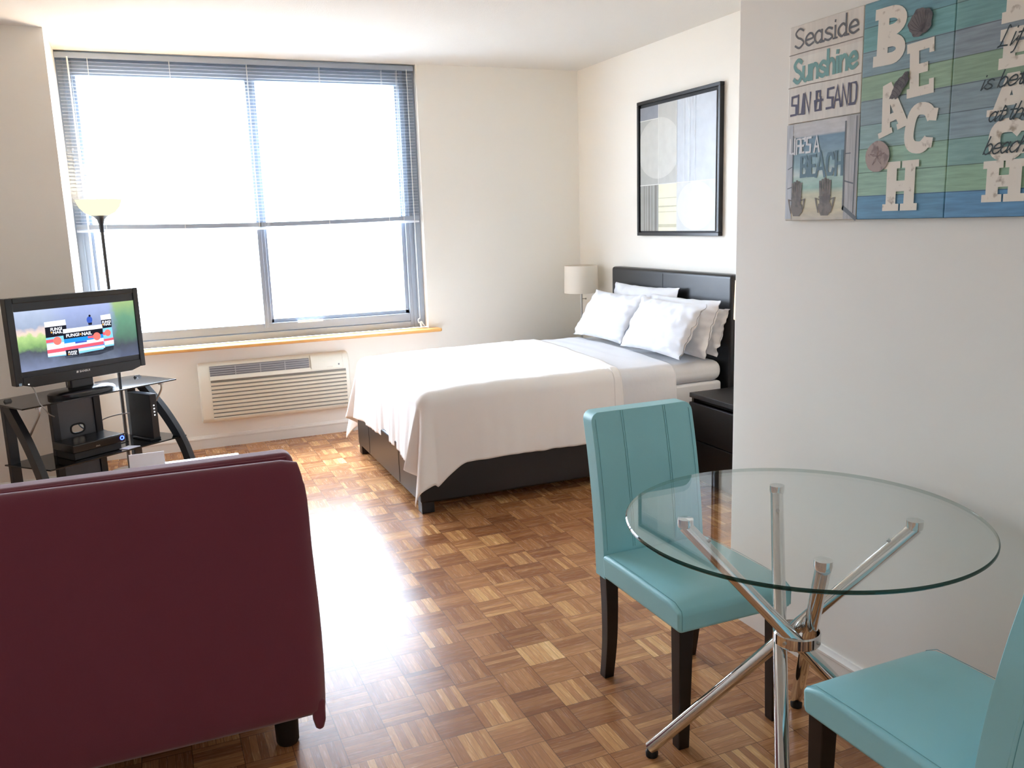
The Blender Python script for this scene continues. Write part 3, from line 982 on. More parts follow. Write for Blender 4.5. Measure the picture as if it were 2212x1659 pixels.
def screen_back_mat():
    m, nt, b = base_mat('screen_footage')
    iB, iT = 0.818, 1.126
    tc = N(nt, 'TexCoord')
    mp = N(nt, 'Mapping', vector_type='POINT')
    # bring world coordinates into the television's own frame: u along the screen, v up
    dv = N(nt, 'VectorMath', operation='SUBTRACT')
    nt.links.new(tc.outputs['Object'], dv.inputs[0])
    dv.inputs[1].default_value = TO
    du = N(nt, 'VectorMath', operation='DOT_PRODUCT')
    nt.links.new(dv.outputs[0], du.inputs[0])
    du.inputs[1].default_value = (math.cos(TA), math.sin(TA), 0)
    u = math_node(nt, 'DIVIDE', math_node(nt, 'SUBTRACT', du.outputs['Value'], sL), sR - sL)
    sp = N(nt, 'SeparateXYZ')
    nt.links.new(dv.outputs[0], sp.inputs[0])
    v = math_node(nt, 'DIVIDE', math_node(nt, 'SUBTRACT', sp.outputs[2], iB), iT - iB)
    nz = N(nt, 'TexNoise')
    nz.inputs['Scale'].default_value = 26
    nz.inputs['Detail'].default_value = 5
    nt.links.new(tc.outputs['Object'], nz.inputs['Vector'])
    vn = math_node(nt, 'ADD', v, math_node(nt, 'MULTIPLY', math_node(nt, 'SUBTRACT', nz.outputs['Fac'], 0.5), 0.22))
    def ramp(stops, src):
        rp = N(nt, 'ValToRGB')
        e = rp.color_ramp.elements
        e[0].position, e[0].color = stops[0][0], lin(stops[0][1])
        e[1].position, e[1].color = stops[-1][0], lin(stops[-1][1])
        for p, c in stops[1:-1]:
            e.new(p).color = lin(c)
        nt.links.new(src, rp.inputs[0])
        return rp.outputs[0]
    left = ramp([(0.0, (120, 132, 165)), (0.30, (70, 78, 92)), (0.38, (120, 160, 100)), (0.56, (170, 205, 130)), (0.62, (232, 205, 190)), (0.72, (150, 165, 190)), (1.0, (176, 190, 216))], vn)
    mid = ramp([(0.0, (100, 112, 135)), (0.25, (56, 62, 72)), (0.50, (120, 132, 165)), (0.75, (140, 155, 196)), (1.0, (160, 175, 220))], vn)
    right = ramp([(0.0, (74, 84, 112)), (0.22, (56, 64, 78)), (0.36, (70, 110, 92)), (0.7, (94, 146, 118)), (1.0, (150, 180, 120))], vn)
    def mix(a, c, lo, hi):
        mr = N(nt, 'MapRange')
        nt.links.new(math_node(nt, 'ADD', u, math_node(nt, 'MULTIPLY', math_node(nt, 'SUBTRACT', nz.outputs['Fac'], 0.5), 0.14)), mr.inputs[0])
        mr.inputs[1].default_value, mr.inputs[2].default_value = lo, hi
        mx = N(nt, 'Mix', data_type='RGBA')
        nt.links.new(mr.outputs[0], mx.inputs[0]); nt.links.new(a, mx.inputs[6]); nt.links.new(c, mx.inputs[7])
        return mx.outputs[2]
    c = mix(mix(left, mid, 0.22, 0.42), right, 0.76, 0.84)
    b.inputs['Base Color'].default_value = (0.01, 0.01, 0.012, 1)
    b.inputs['Roughness'].default_value = 0.25
    nt.links.new(c, b.inputs['Emission Color'])
    b.inputs['Emission Strength'].default_value = 0.36
    return m

b = TM()
b.box(sL, sR, 0.008, 0.03, sB, sT)
scr = b.build('screen', mat('switched_on_lcd_black', (30, 33, 40), 0.25), tv)
b = TM()
b.poly([(sL + 0.001, 0.0072, 0.818), (sR - 0.001, 0.0072, 0.818), (sR - 0.001, 0.0072, 1.126), (sL + 0.001, 0.0072, 1.126)])
b.build('picture', screen_back_mat(), scr)
EM = [emit('px_white', (236, 240, 250), 0.40), emit('px_black', (30, 31, 40), 0.40), emit('px_blue', (40, 140, 220), 0.40), emit('px_sky', (130, 200, 240), 0.40),
      emit('px_red', (238, 92, 110), 0.40), emit('px_coral', (250, 118, 108), 0.40), emit('px_pale', (225, 232, 245), 0.40), emit('px_cobalt', (60, 90, 180), 0.40), emit('px_orange', (250, 180, 90), 0.40)]
# screen pixel coordinates measured in the photo (zoomed crop) -> screen u, z  (bilinear over the picture's corners)
def sp_(x, y):
    # picture corners in the crop: TL(205,298) TR(1930,130) BR(1990,890) BL(300,1140)
    u, v = 0.5, 0.5
    for _ in range(12):
        px = (205 * (1 - u) + 1930 * u) * (1 - v) + (300 * (1 - u) + 1995 * u) * v
        py = (298 * (1 - u) + 130 * u) * (1 - v) + (1140 * (1 - u) + 895 * u) * v
        u += (x - px) / 1710.0
        v += (y - py + 0.12 * (x - px)) / 800.0
    return sL + (sR - sL) * u, 1.126 - (1.126 - 0.818) * v
def spoly(b, pts, mi, dep):
    b.cur = mi
    b.poly([(sp_(*p)[0], 0.0072 - dep * 0.0002, sp_(*p)[1]) for p in pts])
def sdisc(b, c, r, mi, dep, sq=1.0):
    spoly(b, [(c[0] + r * math.cos(2 * PI * k / 20), c[1] + r * sq * math.sin(2 * PI * k / 20)) for k in range(20)], mi, dep)
b = TM()
# left carton
spoly(b, [(608, 440), (900, 402), (912, 478), (618, 512)], 0, 1)
spoly(b, [(618, 512), (912, 478), (925, 620), (630, 660)], 1, 1)
spoly(b, [(630, 660), (925, 620), (960, 900), (655, 930)], 3, 1)
spoly(b, [(630, 690), (730, 675), (735, 720), (635, 735)], 4, 2)
sdisc(b, (785, 700), 58, 5, 3)
spoly(b, [(640, 745), (900, 715), (905, 790), (645, 830)], 6, 2)
spoly(b, [(645, 830), (935, 790), (940, 845), (650, 880)], 4, 3)
spoly(b, [(650, 880), (900, 845), (905, 890), (655, 922)], 0, 3)
# right carton
spoly(b, [(1412, 345), (1562, 322), (1575, 395), (1420, 412)], 0, 1)
spoly(b, [(1420, 412), (1575, 395), (1580, 510), (1430, 530)], 1, 1)
spoly(b, [(1430, 530), (1582, 508), (1607, 768), (1450, 790)], 3, 1)
sdisc(b, (1515, 590), 48, 5, 3)
spoly(b, [(1432, 585), (1475, 578), (1478, 622), (1435, 628)], 4, 2)
spoly(b, [(1440, 682), (1600, 655), (1603, 690), (1444, 715)], 4, 2)
spoly(b, [(1444, 715), (1603, 690), (1606, 745), (1448, 768)], 0, 2)
# wide front carton
spoly(b, [(862, 540), (1430, 470), (1440, 525), (866, 598)], 0, 4)
spoly(b, [(866, 598), (1440, 525), (1442, 610), (875, 680)], 1, 4)
spoly(b, [(875, 680), (1442, 605), (1468, 800), (890, 850)], 2, 4)
spoly(b, [(882, 740), (1448, 660), (1452, 715), (888, 800)], 6, 5)
spoly(b, [(1215, 640), (1320, 625), (1322, 660), (1218, 668)], 4, 6)
sdisc(b, (1350, 640), 56, 5, 7)
spoly(b, [(1032, 718), (1200, 696), (1202, 718), (1034, 742)], 7, 6)
spoly(b, [(875, 795), (1445, 708), (1450, 752), (880, 838)], 4, 6)
spoly(b, [(1075, 815), (1455, 765), (1470, 800), (1085, 875)], 0, 6)
spoly(b, [(1085, 850), (1460, 795), (1440, 822), (1090, 880)], 3, 7)
spoly(b, [(895, 835), (1075, 812), (1082, 900), (905, 915)], 1, 7)
spoly(b, [(880, 915), (1085, 895), (1600, 770), (1600, 830), (1380, 900), (900, 950)], 1, 0)
# far figure in blue
sdisc(b, (1250, 408), 42, 7, 1, 1.2)
sdisc(b, (1252, 350), 16, 1, 2)
spoly(b, [(1228, 450), (1285, 442), (1284, 478), (1234, 482)], 1, 1)
b.build('advert_cartons', EM, scr, recalc=False)

def text_mesh(txt, size, bold=0.0, sx=1.0):
    cu_ = bpy.data.curves.new('t', 'FONT')
    cu_.body = txt
    cu_.size = size
    cu_.offset = bold
    cu_.resolution_u = 3
    o = bpy.data.objects.new('t', cu_)
    C.objects.link(o)
    dg = bpy.context.evaluated_depsgraph_get()
    me = bpy.data.meshes.new_from_object(o.evaluated_get(dg))
    vs = [v.co.copy() for v in me.vertices]
    fs = [tuple(p.vertices) for p in me.polygons]
    bpy.data.objects.remove(o)
    bpy.data.curves.remove(cu_)
    bpy.data.meshes.remove(me)
    x0, x1 = min(v.x for v in vs), max(v.x for v in vs)
    y0, y1 = min(v.y for v in vs), max(v.y for v in vs)
    return [((v.x - x0) / (x1 - x0), (v.y - y0) / (y1 - y0)) for v in vs], fs

def put_text(b, txt, quad, mapper, bold=0.0):
    """quad: TL TR BR BL in the mapper's coordinates"""
    vs, fs = text_mesh(txt, 1.0, bold)
    TL, TR, BR, BLq = [Vector(q) for q in quad]
    ids = []
    for s, t in vs:
        p = (BLq * (1 - s) + BR * s) * (1 - t) + (TL * (1 - s) + TR * s) * t
        ids.append(b.pt(mapper(p)))
    for f in fs:
        b.face([ids[i] for i in f])
b = TM()
def smap(p):
    u, z = sp_(p[0], p[1])
    return (u, 0.0050, z)
words = [('FUNGI', [(690, 520), (848, 500), (850, 545), (692, 568)]), ('NAIL', [(722, 568), (852, 548), (856, 588), (726, 606)]),
         ('FUNGI', [(905, 610), (1090, 585), (1092, 632), (908, 655)]), ('NAIL', [(1128, 582), (1275, 565), (1278, 612), (1130, 630)]),
         ('FUNGI', [(1432, 425), (1562, 408), (1564, 445), (1434, 462)]), ('NAIL', [(1458, 460), (1566, 446), (1568, 478), (1460, 492)]),
         ('FUNGI', [(930, 850), (1050, 835), (1052, 866), (932, 880)]), ('NAIL', [(955, 882), (1055, 868), (1057, 892), (958, 903)])]
for wd_, q_ in words:
    b = TM()
    put_text(b, wd_, q_, smap, 0.03)
    b.build('advert_lettering', EM[0], scr, recalc=False)
for cx_, cy_ in ((705, 583), (1110, 608), (1446, 472), (940, 893)):
    r_ = 16
    b = TM()
    b.poly([smap(p) for p in [(cx_ - r_, cy_ + 2), (cx_ - 5, cy_ - 5), (cx_, cy_ - r_), (cx_ + 5, cy_ - 5), (cx_ + r_, cy_ - 2), (cx_ + 5, cy_ + 5), (cx_, cy_ + r_), (cx_ - 5, cy_ + 5)]])
    b.build('cross_logo', EM[8], scr, recalc=False)
b = TM()
def bz(p): return (p[0], -0.0012, p[1])
put_text(b, 'SANSUI', [(-0.006, 0.783), (0.052, 0.783), (0.052, 0.772), (-0.006, 0.772)], bz, 0.02)
b.poly([bz((-0.022, 0.783)), bz((-0.011, 0.783)), bz((-0.013, 0.772)), bz((-0.024, 0.772))])
b.build('maker_lettering', M['steel'], tv, recalc=False)
MB(TX).box(-0.326, -0.312, -0.0014, 0.002, 0.752, 0.765).build('energy_sticker', mat('pale_blue_sticker', (150, 180, 205), 0.5), tv)
MB(TX).lathe([(0, 0), (0.0028, 0.0), (0.0028, 0.004), (0, 0.004)], (-0.278, -0.001, 0.752), 10).build('standby_light', emit('standby_led', (250, 250, 250), 2), tv)
b = TM()
b.box(-0.045, 0.085, 0.03, 0.075, ST + 0.03, 0.80)
b.build('neck', M['tvblack'], tv, bevel=0.01)
b = TM()
pts = []
for k in range(48):
    a = 2 * PI * k / 48
    ca, sa = math.cos(a), math.sin(a)
    pts.append((0.02 + 0.180 * abs(ca) ** 0.8 * (1 if ca > 0 else -1), 0.045 + 0.105 * abs(sa) ** 0.9 * (1 if sa > 0 else -1)))
lo_ = [(p[0], p[1], ST + 0.0005) for p in pts]
b1 = [b.pt(p) for p in lo_]
b2 = [b.pt((p[0], p[1], ST + 0.018)) for p in pts]
b3 = [b.pt((0.02 + (p[0] - 0.02) * 0.93, 0.045 + (p[1] - 0.045) * 0.9, ST + 0.028)) for p in pts]
b4 = [b.pt((0.02 + (p[0] - 0.02) * 0.45, 0.045 + (p[1] - 0.045) * 0.45, ST + 0.036)) for p in pts]
for A, Bq in ((b1, b2), (b2, b3), (b3, b4)):
    for k in range(48):
        b.face((A[k], A[(k + 1) % 48], Bq[(k + 1) % 48], Bq[k]))
b.face(b1[::-1]); b.face(b4)
b.build('foot', M['tvblack'], tv)

# ------------------------------------------------------------------ boxes and cables on the stand
SZ = 0.306
stb = thing('set_top_box', 'black set-top box with a glowing blue ring on the stand shelf', 'set-top box', tuple(SX @ Vector((0.42, 0.13, SZ))), SA)
b = SM()
b.box(0.268, 0.545, 0.055, 0.225, SZ, SZ + 0.040)
b.build('lower_casing', M['tvmatte'], stb, bevel=0.004)
b = SM()
b.box(0.255, 0.562, 0.040, 0.235, SZ + 0.040, SZ + 0.088)
b.build('upper_casing', M['tvblack'], stb, bevel=0.008, bseg=3)
b = SM()
ring = [(0.543 + 0.010 * math.cos(2 * PI * k / 24), 0.0385, SZ + 0.066 + 0.010 * math.sin(2 * PI * k / 24)) for k in range(25)]
b.tube(ring, 0.0024, 6, caps=False)
b.build('power_ring', emit('blue_led', (40, 60, 255), 5), stb)
b = SM()
put_text(b, 'dish', [(0.385, SZ + 0.060), (0.41, SZ + 0.060), (0.41, SZ + 0.052), (0.385, SZ + 0.052)], lambda p: (p[0], 0.0388, p[1]), 0.0)
b.build('logo', M['steel'], stb, recalc=False)

mo = thing('modem', 'tall black modem with a row of small white lights on the stand shelf', 'modem', tuple(SX @ Vector((0.79, 0.13, SZ))), SA)
SM().box(0.742, 0.786, 0.040, 0.245, SZ + 0.012, SZ + 0.272).build('casing', M['tvmatte'], mo, bevel=0.004)
SM().box(0.742, 0.786, 0.040, 0.245, SZ + 0.2725, SZ + 0.275).build('top_plate', mat('blue_grey_plastic', (130, 138, 150), 0.35), mo)
SM().box(0.728, 0.800, 0.055, 0.225, SZ, SZ + 0.013).build('foot', M['tvmatte'], mo, bevel=0.003)
for i in range(4):
    z = SZ + 0.205 - i * 0.019
    SM().box(0.761, 0.767, 0.0385, 0.041, z, z + 0.006).build('light', emit('white_led', (240, 240, 245), 2.0), mo)
cd = SM().hexa([(0.548, 0.002, SZ), (0.63, 0.010, SZ), (0.60, 0.075, SZ), (0.53, 0.055, SZ)], [(0.548, 0.002, SZ + 0.003), (0.63, 0.010, SZ + 0.003), (0.60, 0.075, SZ + 0.003), (0.53, 0.055, SZ + 0.003)]).build('card', M['white'], None)
tag(cd, 'small white card lying on the stand shelf between the two black boxes', 'card')

def cable(name, label, pts, r, mtl, xf=SX):
    o = MB(xf).tube(smooth_path(pts, 7), r, 8).build(name, mtl, None)
    tag(o, label, 'cable')
    return o
cable('aerial_cable', 'thin dark cable looping down from the back of the glass top to the modem', [(0.57, 0.412, 0.648), (0.60, 0.412, 0.60), (0.585, 0.405, 0.50), (0.575, 0.392, 0.42), (0.61, 0.375, 0.38), (0.66, 0.300, 0.345), (0.725, 0.262, 0.330)], 0.004, M['cable'])
cable('signal_cable', 'thin brown cable hanging from the television to the set-top box', [(0.44, 0.13, 0.82), (0.47, 0.36, 0.76), (0.475, 0.404, 0.69), (0.480, 0.404, 0.60), (0.49, 0.395, 0.5), (0.50, 0.37, 0.42), (0.505, 0.30, 0.395), (0.50, 0.242, 0.375)], 0.004, M['cable'])
cable('network_cable', 'grey cable arching from the set-top box to the modem', [(0.53, 0.242, 0.375), (0.555, 0.30, 0.41), (0.62, 0.32, 0.435), (0.69, 0.29, 0.45), (0.745, 0.249, 0.452)], 0.0035, M['cablegrey'])
cable('speaker_wire', 'thin grey wire dangling over the left front of the glass top', [(0.115, 0.11, 0.745), (0.108, 0.06, 0.72), (0.100, 0.02, 0.663), (0.098, -0.006, 0.648), (0.118, 0.0, 0.622), (0.165, 0.06, 0.585), (0.245, 0.16, 0.545)], 0.0032, M['cablegrey'])

# ------------------------------------------------------------------ sofa seen from behind
sofa = thing('sofa', 'maroon fabric sofa seen from behind', 'sofa', (-0.55, 2.8, 0))
SXR, SXL = 0.357, -1.45
def back_shell():
    b = MB()
    n1, n2 = 60, 40
    def fn(i, j):
        # i along the back from right to left, j up the rear face, over the top, down the front
        prof = [(2.385, 0.135), (2.305, 0.124), (2.290, 0.21), (2.300, 0.36), (2.325, 0.56), (2.352, 0.74), (2.366, 0.818), (2.380, 0.848), (2.400, 0.858), (2.420, 0.850), (2.434, 0.81), (2.44, 0.60), (2.44, 0.40), (2.44, 0.20)]
        return prof
    P = smooth_path([(0, y, z) for y, z in fn(0, 0)], 4)
    cols = 34
    rings = []
    for i in range(cols + 1):
        t = i / cols
        x = SXR + (SXL - SXR) * (t ** 1.7 if t < 1 else 1)
        ins = 0.0
        d = abs(x - SXR)
        k = max(0.0, 1 - d / 0.045)
        ins = 0.030 * k * k
        ring = []
        for p in P:
            cy, cz = 2.40, 0.50
            q = Vector((x, p.y, p.z))
            # soften the end: pull the profile in towards its centre line
            q.y += (2.405 - q.y) * (ins / 0.030) * 0.30
            top = max(0, (q.z - 0.72) / 0.16)
            q.x -= 0.022 * top * top * (1 if i == 0 else max(0, 1 - d / 0.2))
            q.x += 0.005 * math.sin(PI * min(1, max(0, (q.z - 0.14) / 0.45))) * (max(0, 1 - d / 0.15))
            if q.z > 0.8: q.z -= 0.010 * k
            q.z += 0.016 * (t) * (1 if q.z > 0.7 else 0)
            q.y -= 0.006 * math.sin(t * 5)
            ring.append(b.pt(q))
        rings.append(ring)
    for i in range(cols):
        for k in range(len(P) - 1):
            b.face((rings[i][k], rings[i][k + 1], rings[i + 1][k + 1], rings[i + 1][k]))
    b.face(rings[0]); b.face(rings[-1][::-1])
    for i in range(cols):
        b.face((rings[i][0], rings[i + 1][0], rings[i + 1][-1], rings[i][-1]))
    return b.build('backrest', M['red'], sofa, smooth=60)
bk = back_shell()
MB().box(SXL + 0.01, SXR - 0.018, 2.437, 2.530, 0.30, 0.866).build('back_cushion', M['red'], sofa, bevel=0.030, bseg=5)
b = MB()
b.tube(smooth_path([(SXR - 0.040, 2.440, 0.853), (0.1, 2.438, 0.855), (-0.5, 2.438, 0.860), (-1.43, 2.438, 0.864)], 8), 0.006, 8)
b.build('piping', M['red'], bk)
b = MB()
b.prism([(SXR - 0.004, 2.298, 0.165), (SXR - 0.006, 2.298, 0.100), (SXR - 0.013, 2.298, 0.078), (SXR - 0.024, 2.298, 0.070), (SXR - 0.036, 2.298, 0.080), (SXR - 0.042, 2.298, 0.105), (SXR - 0.044, 2.298, 0.165)], (0, 0.022, 0))
b.build('fabric_flap', M['red'], bk, bevel=0.008, bseg=3)
MB().box(SXL + 0.01, SXR - 0.03, 2.550, 3.30, 0.22, 0.43).build('seat_cushion', M['red'], sofa, bevel=0.05, bseg=4)
MB().box(SXL + 0.03, SXR - 0.05, 2.42, 3.24, 0.125, 0.22).build('seat_base', M['red'], sofa, bevel=0.01)
for x, y in ((0.250, 2.40), (0.250, 3.16), (-1.33, 2.40), (-1.33, 3.16)):
    MB().lathe([(0, 0), (0.029, 0), (0.033, 0.008), (0.037, 0.135), (0, 0.135)], (x, y, 0), 24).build('leg', M['rubber'], sofa)

# ------------------------------------------------------------------ white coffee table and card beyond the sofa
ct = thing('coffee_table', 'low white table past the sofa back, only its bright top edge showing', 'table', (0.085, 3.93, 0))
MB().box(-0.155, 0.325, 3.67, 4.185, 0.41, 0.45).build('table_top', M['whitegloss'], ct, bevel=0.006)
for x in (-0.140, 0.260):
    for y in (3.69, 4.115):
        MB().box(x, x + 0.05, y, y + 0.05, 0, 0.41).build('leg', M['whitegloss'], ct, bevel=0.002)
tc_ = MB().hexa([(-0.148, 3.985, 0.4505), (-0.003, 3.985, 0.4505), (-0.003, 4.055, 0.4505), (-0.148, 4.055, 0.4505)],
               [(-0.148, 4.018, 0.541), (-0.003, 4.018, 0.541), (-0.003, 4.022, 0.541), (-0.148, 4.022, 0.541)]).build('tent_card', M['white'], None)
tag(tc_, 'blank white tent card standing upright just past the sofa back', 'card')

# ------------------------------------------------------------------ dining chairs
def stitch(b, pts, r=0.0007):
    b.tube(pts, r, 5)
def chair_proto(loc, label):
    o = thing('dining_chair', label, 'chair', loc, 0, 'teal dining chairs at the glass table')
    X = Matrix.Translation(Vector(loc))
    def CM(): return MB(X)
    W = 0.197
    # seat pad: crowned block with waterfall front
    b = CM()
    n1, n2 = 14, 14
    def top(i, j):
        x = -W + 2 * W * i; y = -0.225 + 0.435 * j
        u = 2 * i - 1; v = 2 * j - 1
        return x, y, 0.445 + 0.014 * (1 - u ** 4) * (1 - abs(v) ** 4) - (0.016 * max(0, (0.14 - j) / 0.14) ** 2)
    tops = [[b.pt(top(i / n1, j / n2)) for j in range(n2 + 1)] for i in range(n1 + 1)]
    for i in range(n1):
        for j in range(n2):
            b.face((tops[i][j], tops[i + 1][j], tops[i + 1][j + 1], tops[i][j + 1]))
    per = [tops[i][0] for i in range(n1 + 1)] + [tops[n1][j] for j in range(1, n2 + 1)] + [tops[i][n2] for i in range(n1 - 1, -1, -1)] + [tops[0][j] for j in range(n2 - 1, 0, -1)]
    bot = []
    inv = X.inverted()
    for k in per:
        p = inv @ b.v[k]
        bot.append(b.pt((p.x * 0.985, p.y * 0.99, 0.366)))
    m_ = len(per)
    for k in range(m_):
        b.face((per[k], per[(k + 1) % m_], bot[(k + 1) % m_], bot[k]))
    b.face(bot)
    seat = b.build('seat', M['teal'], o, bevel=0.013, bseg=4)
    for s in (-1, 1):
        b = CM()
        stitch(b, [(s * (W - 0.010), -0.2245, 0.378), (s * (W - 0.010), -0.2245, 0.420), (s * (W - 0.012), -0.218, 0.432), (s * (W - 0.010), -0.19, 0.4475), (s * (W - 0.010), 0.0, 0.4515), (s * (W - 0.010), 0.18, 0.4500)], 0.0008)
        b.build('stitching', M['thread'], seat)
    # backrest: slightly raked slab, rounded corners
    b = CM()
    Z0_, Z1_ = 0.362, 0.892
    def yb(z): 
        t = (z - Z0_) / (Z1_ - Z0_)
        return 0.205 + 0.020 * t + 0.062 * t * t
    nz_, nx_ = 16, 8
    R_ = 0.03
    def outline(z):
        d = max(0, R_ - (Z1_ - z))
        return 0.190 - (R_ - math.sqrt(max(0, R_ * R_ - d * d)))
    zz = [Z0_ + (Z1_ - 0.03 - Z0_) * k / nz_ for k in range(nz_ + 1)] + [Z1_ - 0.03 + 0.03 * math.sin(PI / 2 * k / 5) for k in range(1, 6)]
    fr, bk_ = [], []
    for z in zz:
        ww = max(0.150, outline(z))
        fr.append([b.pt((-ww + 2 * ww * i / nx_, yb(z) - 0.004 * math.sin(PI * i / nx_), z)) for i in range(nx_ + 1)])
        bk_.append([b.pt((-ww + 2 * ww * i / nx_, yb(z) + 0.058, z)) for i in range(nx_ + 1)])
    n_ = len(zz)
    for k in range(n_ - 1):
        for i in range(nx_):
            b.face((fr[k][i], fr[k][i + 1], fr[k + 1][i + 1], fr[k + 1][i]))
            b.face((bk_[k][i + 1], bk_[k][i], bk_[k + 1][i], bk_[k + 1][i + 1]))
        b.face((bk_[k][0], fr[k][0], fr[k + 1][0], bk_[k + 1][0]))
        b.face((fr[k][nx_], bk_[k][nx_], bk_[k + 1][nx_], fr[k + 1][nx_]))
    for i in range(nx_):
        b.face((fr[0][i + 1], fr[0][i], bk_[0][i], bk_[0][i + 1]))
        b.face((fr[-1][i], fr[-1][i + 1], bk_[-1][i + 1], bk_[-1][i]))
    back = b.build('backrest', M['teal'], o, bevel=0.009, bseg=3)
    for xx in (-0.083, -0.076, 0.076, 0.083, -0.176, 0.176):
        b = CM()
        stitch(b, [(xx, yb(z) - (0.0038 if abs(xx) < 0.1 else 0.0012), z) for z in zz[:(-1 if abs(xx) < 0.1 else -4)] if z > 0.45], 0.0007)
        b.build('stitching', M['thread'], back)
    for xx in (-0.176, -0.08, 0.08, 0.176):
        b = CM()
        stitch(b, [(xx, yb(z) + 0.0584, z) for z in zz[:-4] if z > 0.40], 0.0007)
        b.build('stitching', M['thread'], back)
    for s in (-1, 1):
        xo, xi = s * 0.186, s * 0.140
        CM().hexa([(s * 0.183, -0.206, 0), (s * 0.147, -0.206, 0), (s * 0.147, -0.172, 0), (s * 0.183, -0.172, 0)],
                  [(xo, -0.212, 0.372), (xi, -0.212, 0.372), (xi, -0.166, 0.372), (xo, -0.166, 0.372)]).build('leg', M['espresso'], o, bevel=0.003)
        b = CM()
        pts = smooth_path([(0, 0.246, 0.0), (0, 0.226, 0.13), (0, 0.222, 0.26), (0, 0.228, 0.372)], 4)
        ids = []
        for p in pts:
            h_ = 0.017 + 0.005 * p.z / 0.37
            ids.append([b.pt((s * 0.163 + sa * h_, p.y + sb * h_, p.z)) for sa, sb in ((-1, -1), (1, -1), (1, 1), (-1, 1))])
        for k in range(len(ids) - 1):
            for q in range(4):
                b.face((ids[k][q], ids[k][(q + 1) % 4], ids[k + 1][(q + 1) % 4], ids[k + 1][q]))
        b.face(ids[0][::-1]); b.face(ids[-1])
        b.build('leg', M['espresso'], o, bevel=0.002)
    return o
ch1 = chair_proto((1.445, 2.065, 0), 'teal leatherette dining chair between the glass table and the bed')
ch2 = copy_tree(ch1)
ch2.matrix_basis = Matrix.Translation(Vector((1.486, 1.184, 0))) @ Matrix.Rotation(PI, 4, 'Z')
ch2['label'] = 'teal leatherette dining chair nearest the viewer, its back at the lower right'

# ------------------------------------------------------------------ glass table
gx, gy, gz, gr = 1.456, 1.614, 0.745, 0.438
gt = thing('glass_table', 'round clear glass table on four crossed chrome tubes', 'table', (gx, gy, 0))
b = MB()
seg = 128
rings = []
for r_, z in ((gr - 0.003, gz - 0.010), (gr, gz - 0.007), (gr, gz - 0.003), (gr - 0.003, gz)):
    rings.append([b.pt((gx + r_ * math.cos(2 * PI * k / seg), gy + r_ * math.sin(2 * PI * k / seg), z)) for k in range(seg)])
b.cur = 1
for i in range(3):
    for k in range(seg):
        b.face((rings[i][k], rings[i][(k + 1) % seg], rings[i + 1][(k + 1) % seg], rings[i + 1][k]))
b.cur = 0
b.face(rings[0][::-1]); b.face(rings[3])
b.build('glass_top', [M['glass'], M['glassedge']], gt)
feet = [(1.182, 1.875), (1.715, 1.894), (1.735, 1.360), (1.200, 1.345)]
tops = [(1.710, 1.492), (1.332, 1.401), (1.217, 1.770), (1.604, 1.879)]
for (fx, fy), (ax, ay) in zip(feet, tops):
    p0, p1 = Vector((fx, fy, 0.028)), Vector((ax, ay, gz - 0.034))
    d = (p1 - p0).normalized()
    leg = MB().tube([p0 - d * 0.006, p1 + d * 0.004], 0.0178, 24).build('leg', M['chrome'], gt)
    b = MB()
    b.lathe([(0.0, 0.0), (0.019, 0.0), (0.0205, 0.006), (0.0205, 0.022), (0.0, 0.024)], (ax, ay, gz - 0.0345), 24)
    b.build('glass_pad', M['chrome'], leg)
    MB().lathe([(0.0, 0.0), (0.017, 0.0), (0.018, 0.012), (0.012, 0.026), (0, 0.026)], (fx, fy, 0.0), 20).build('foot', M['rubber'], leg)
    s_ = p0 + (p1 - p0) * 0.93
    side = d.cross(Vector((0, 0, 1))).normalized()
    upn = side.cross(d).normalized()
    MB().tube([s_ + upn * 0.016, s_ + upn * 0.0235], 0.005, 10).build('screw', M['steel'], leg)
rc = Vector((1.461, 1.621, 0.402))
b = MB().lathe([(0.0570, 0.0), (0.0600, 0.004), (0.0600, 0.030), (0.0570, 0.034), (0.0555, 0.030), (0.0555, 0.004)], tuple(rc), 56, closed=True)
rg = b.build('ring_clamp', M['chrome'], gt)
for k in range(4):
    a = math.radians(20 + 90 * k)
    n_ = Vector((math.cos(a), math.sin(a), 0))
    MB().tube([rc + n_ * 0.058 + Vector((0, 0, 0.017)), rc + n_ * 0.0640 + Vector((0, 0, 0.017))], 0.0045, 10).build('screw', M['steel'], rg)

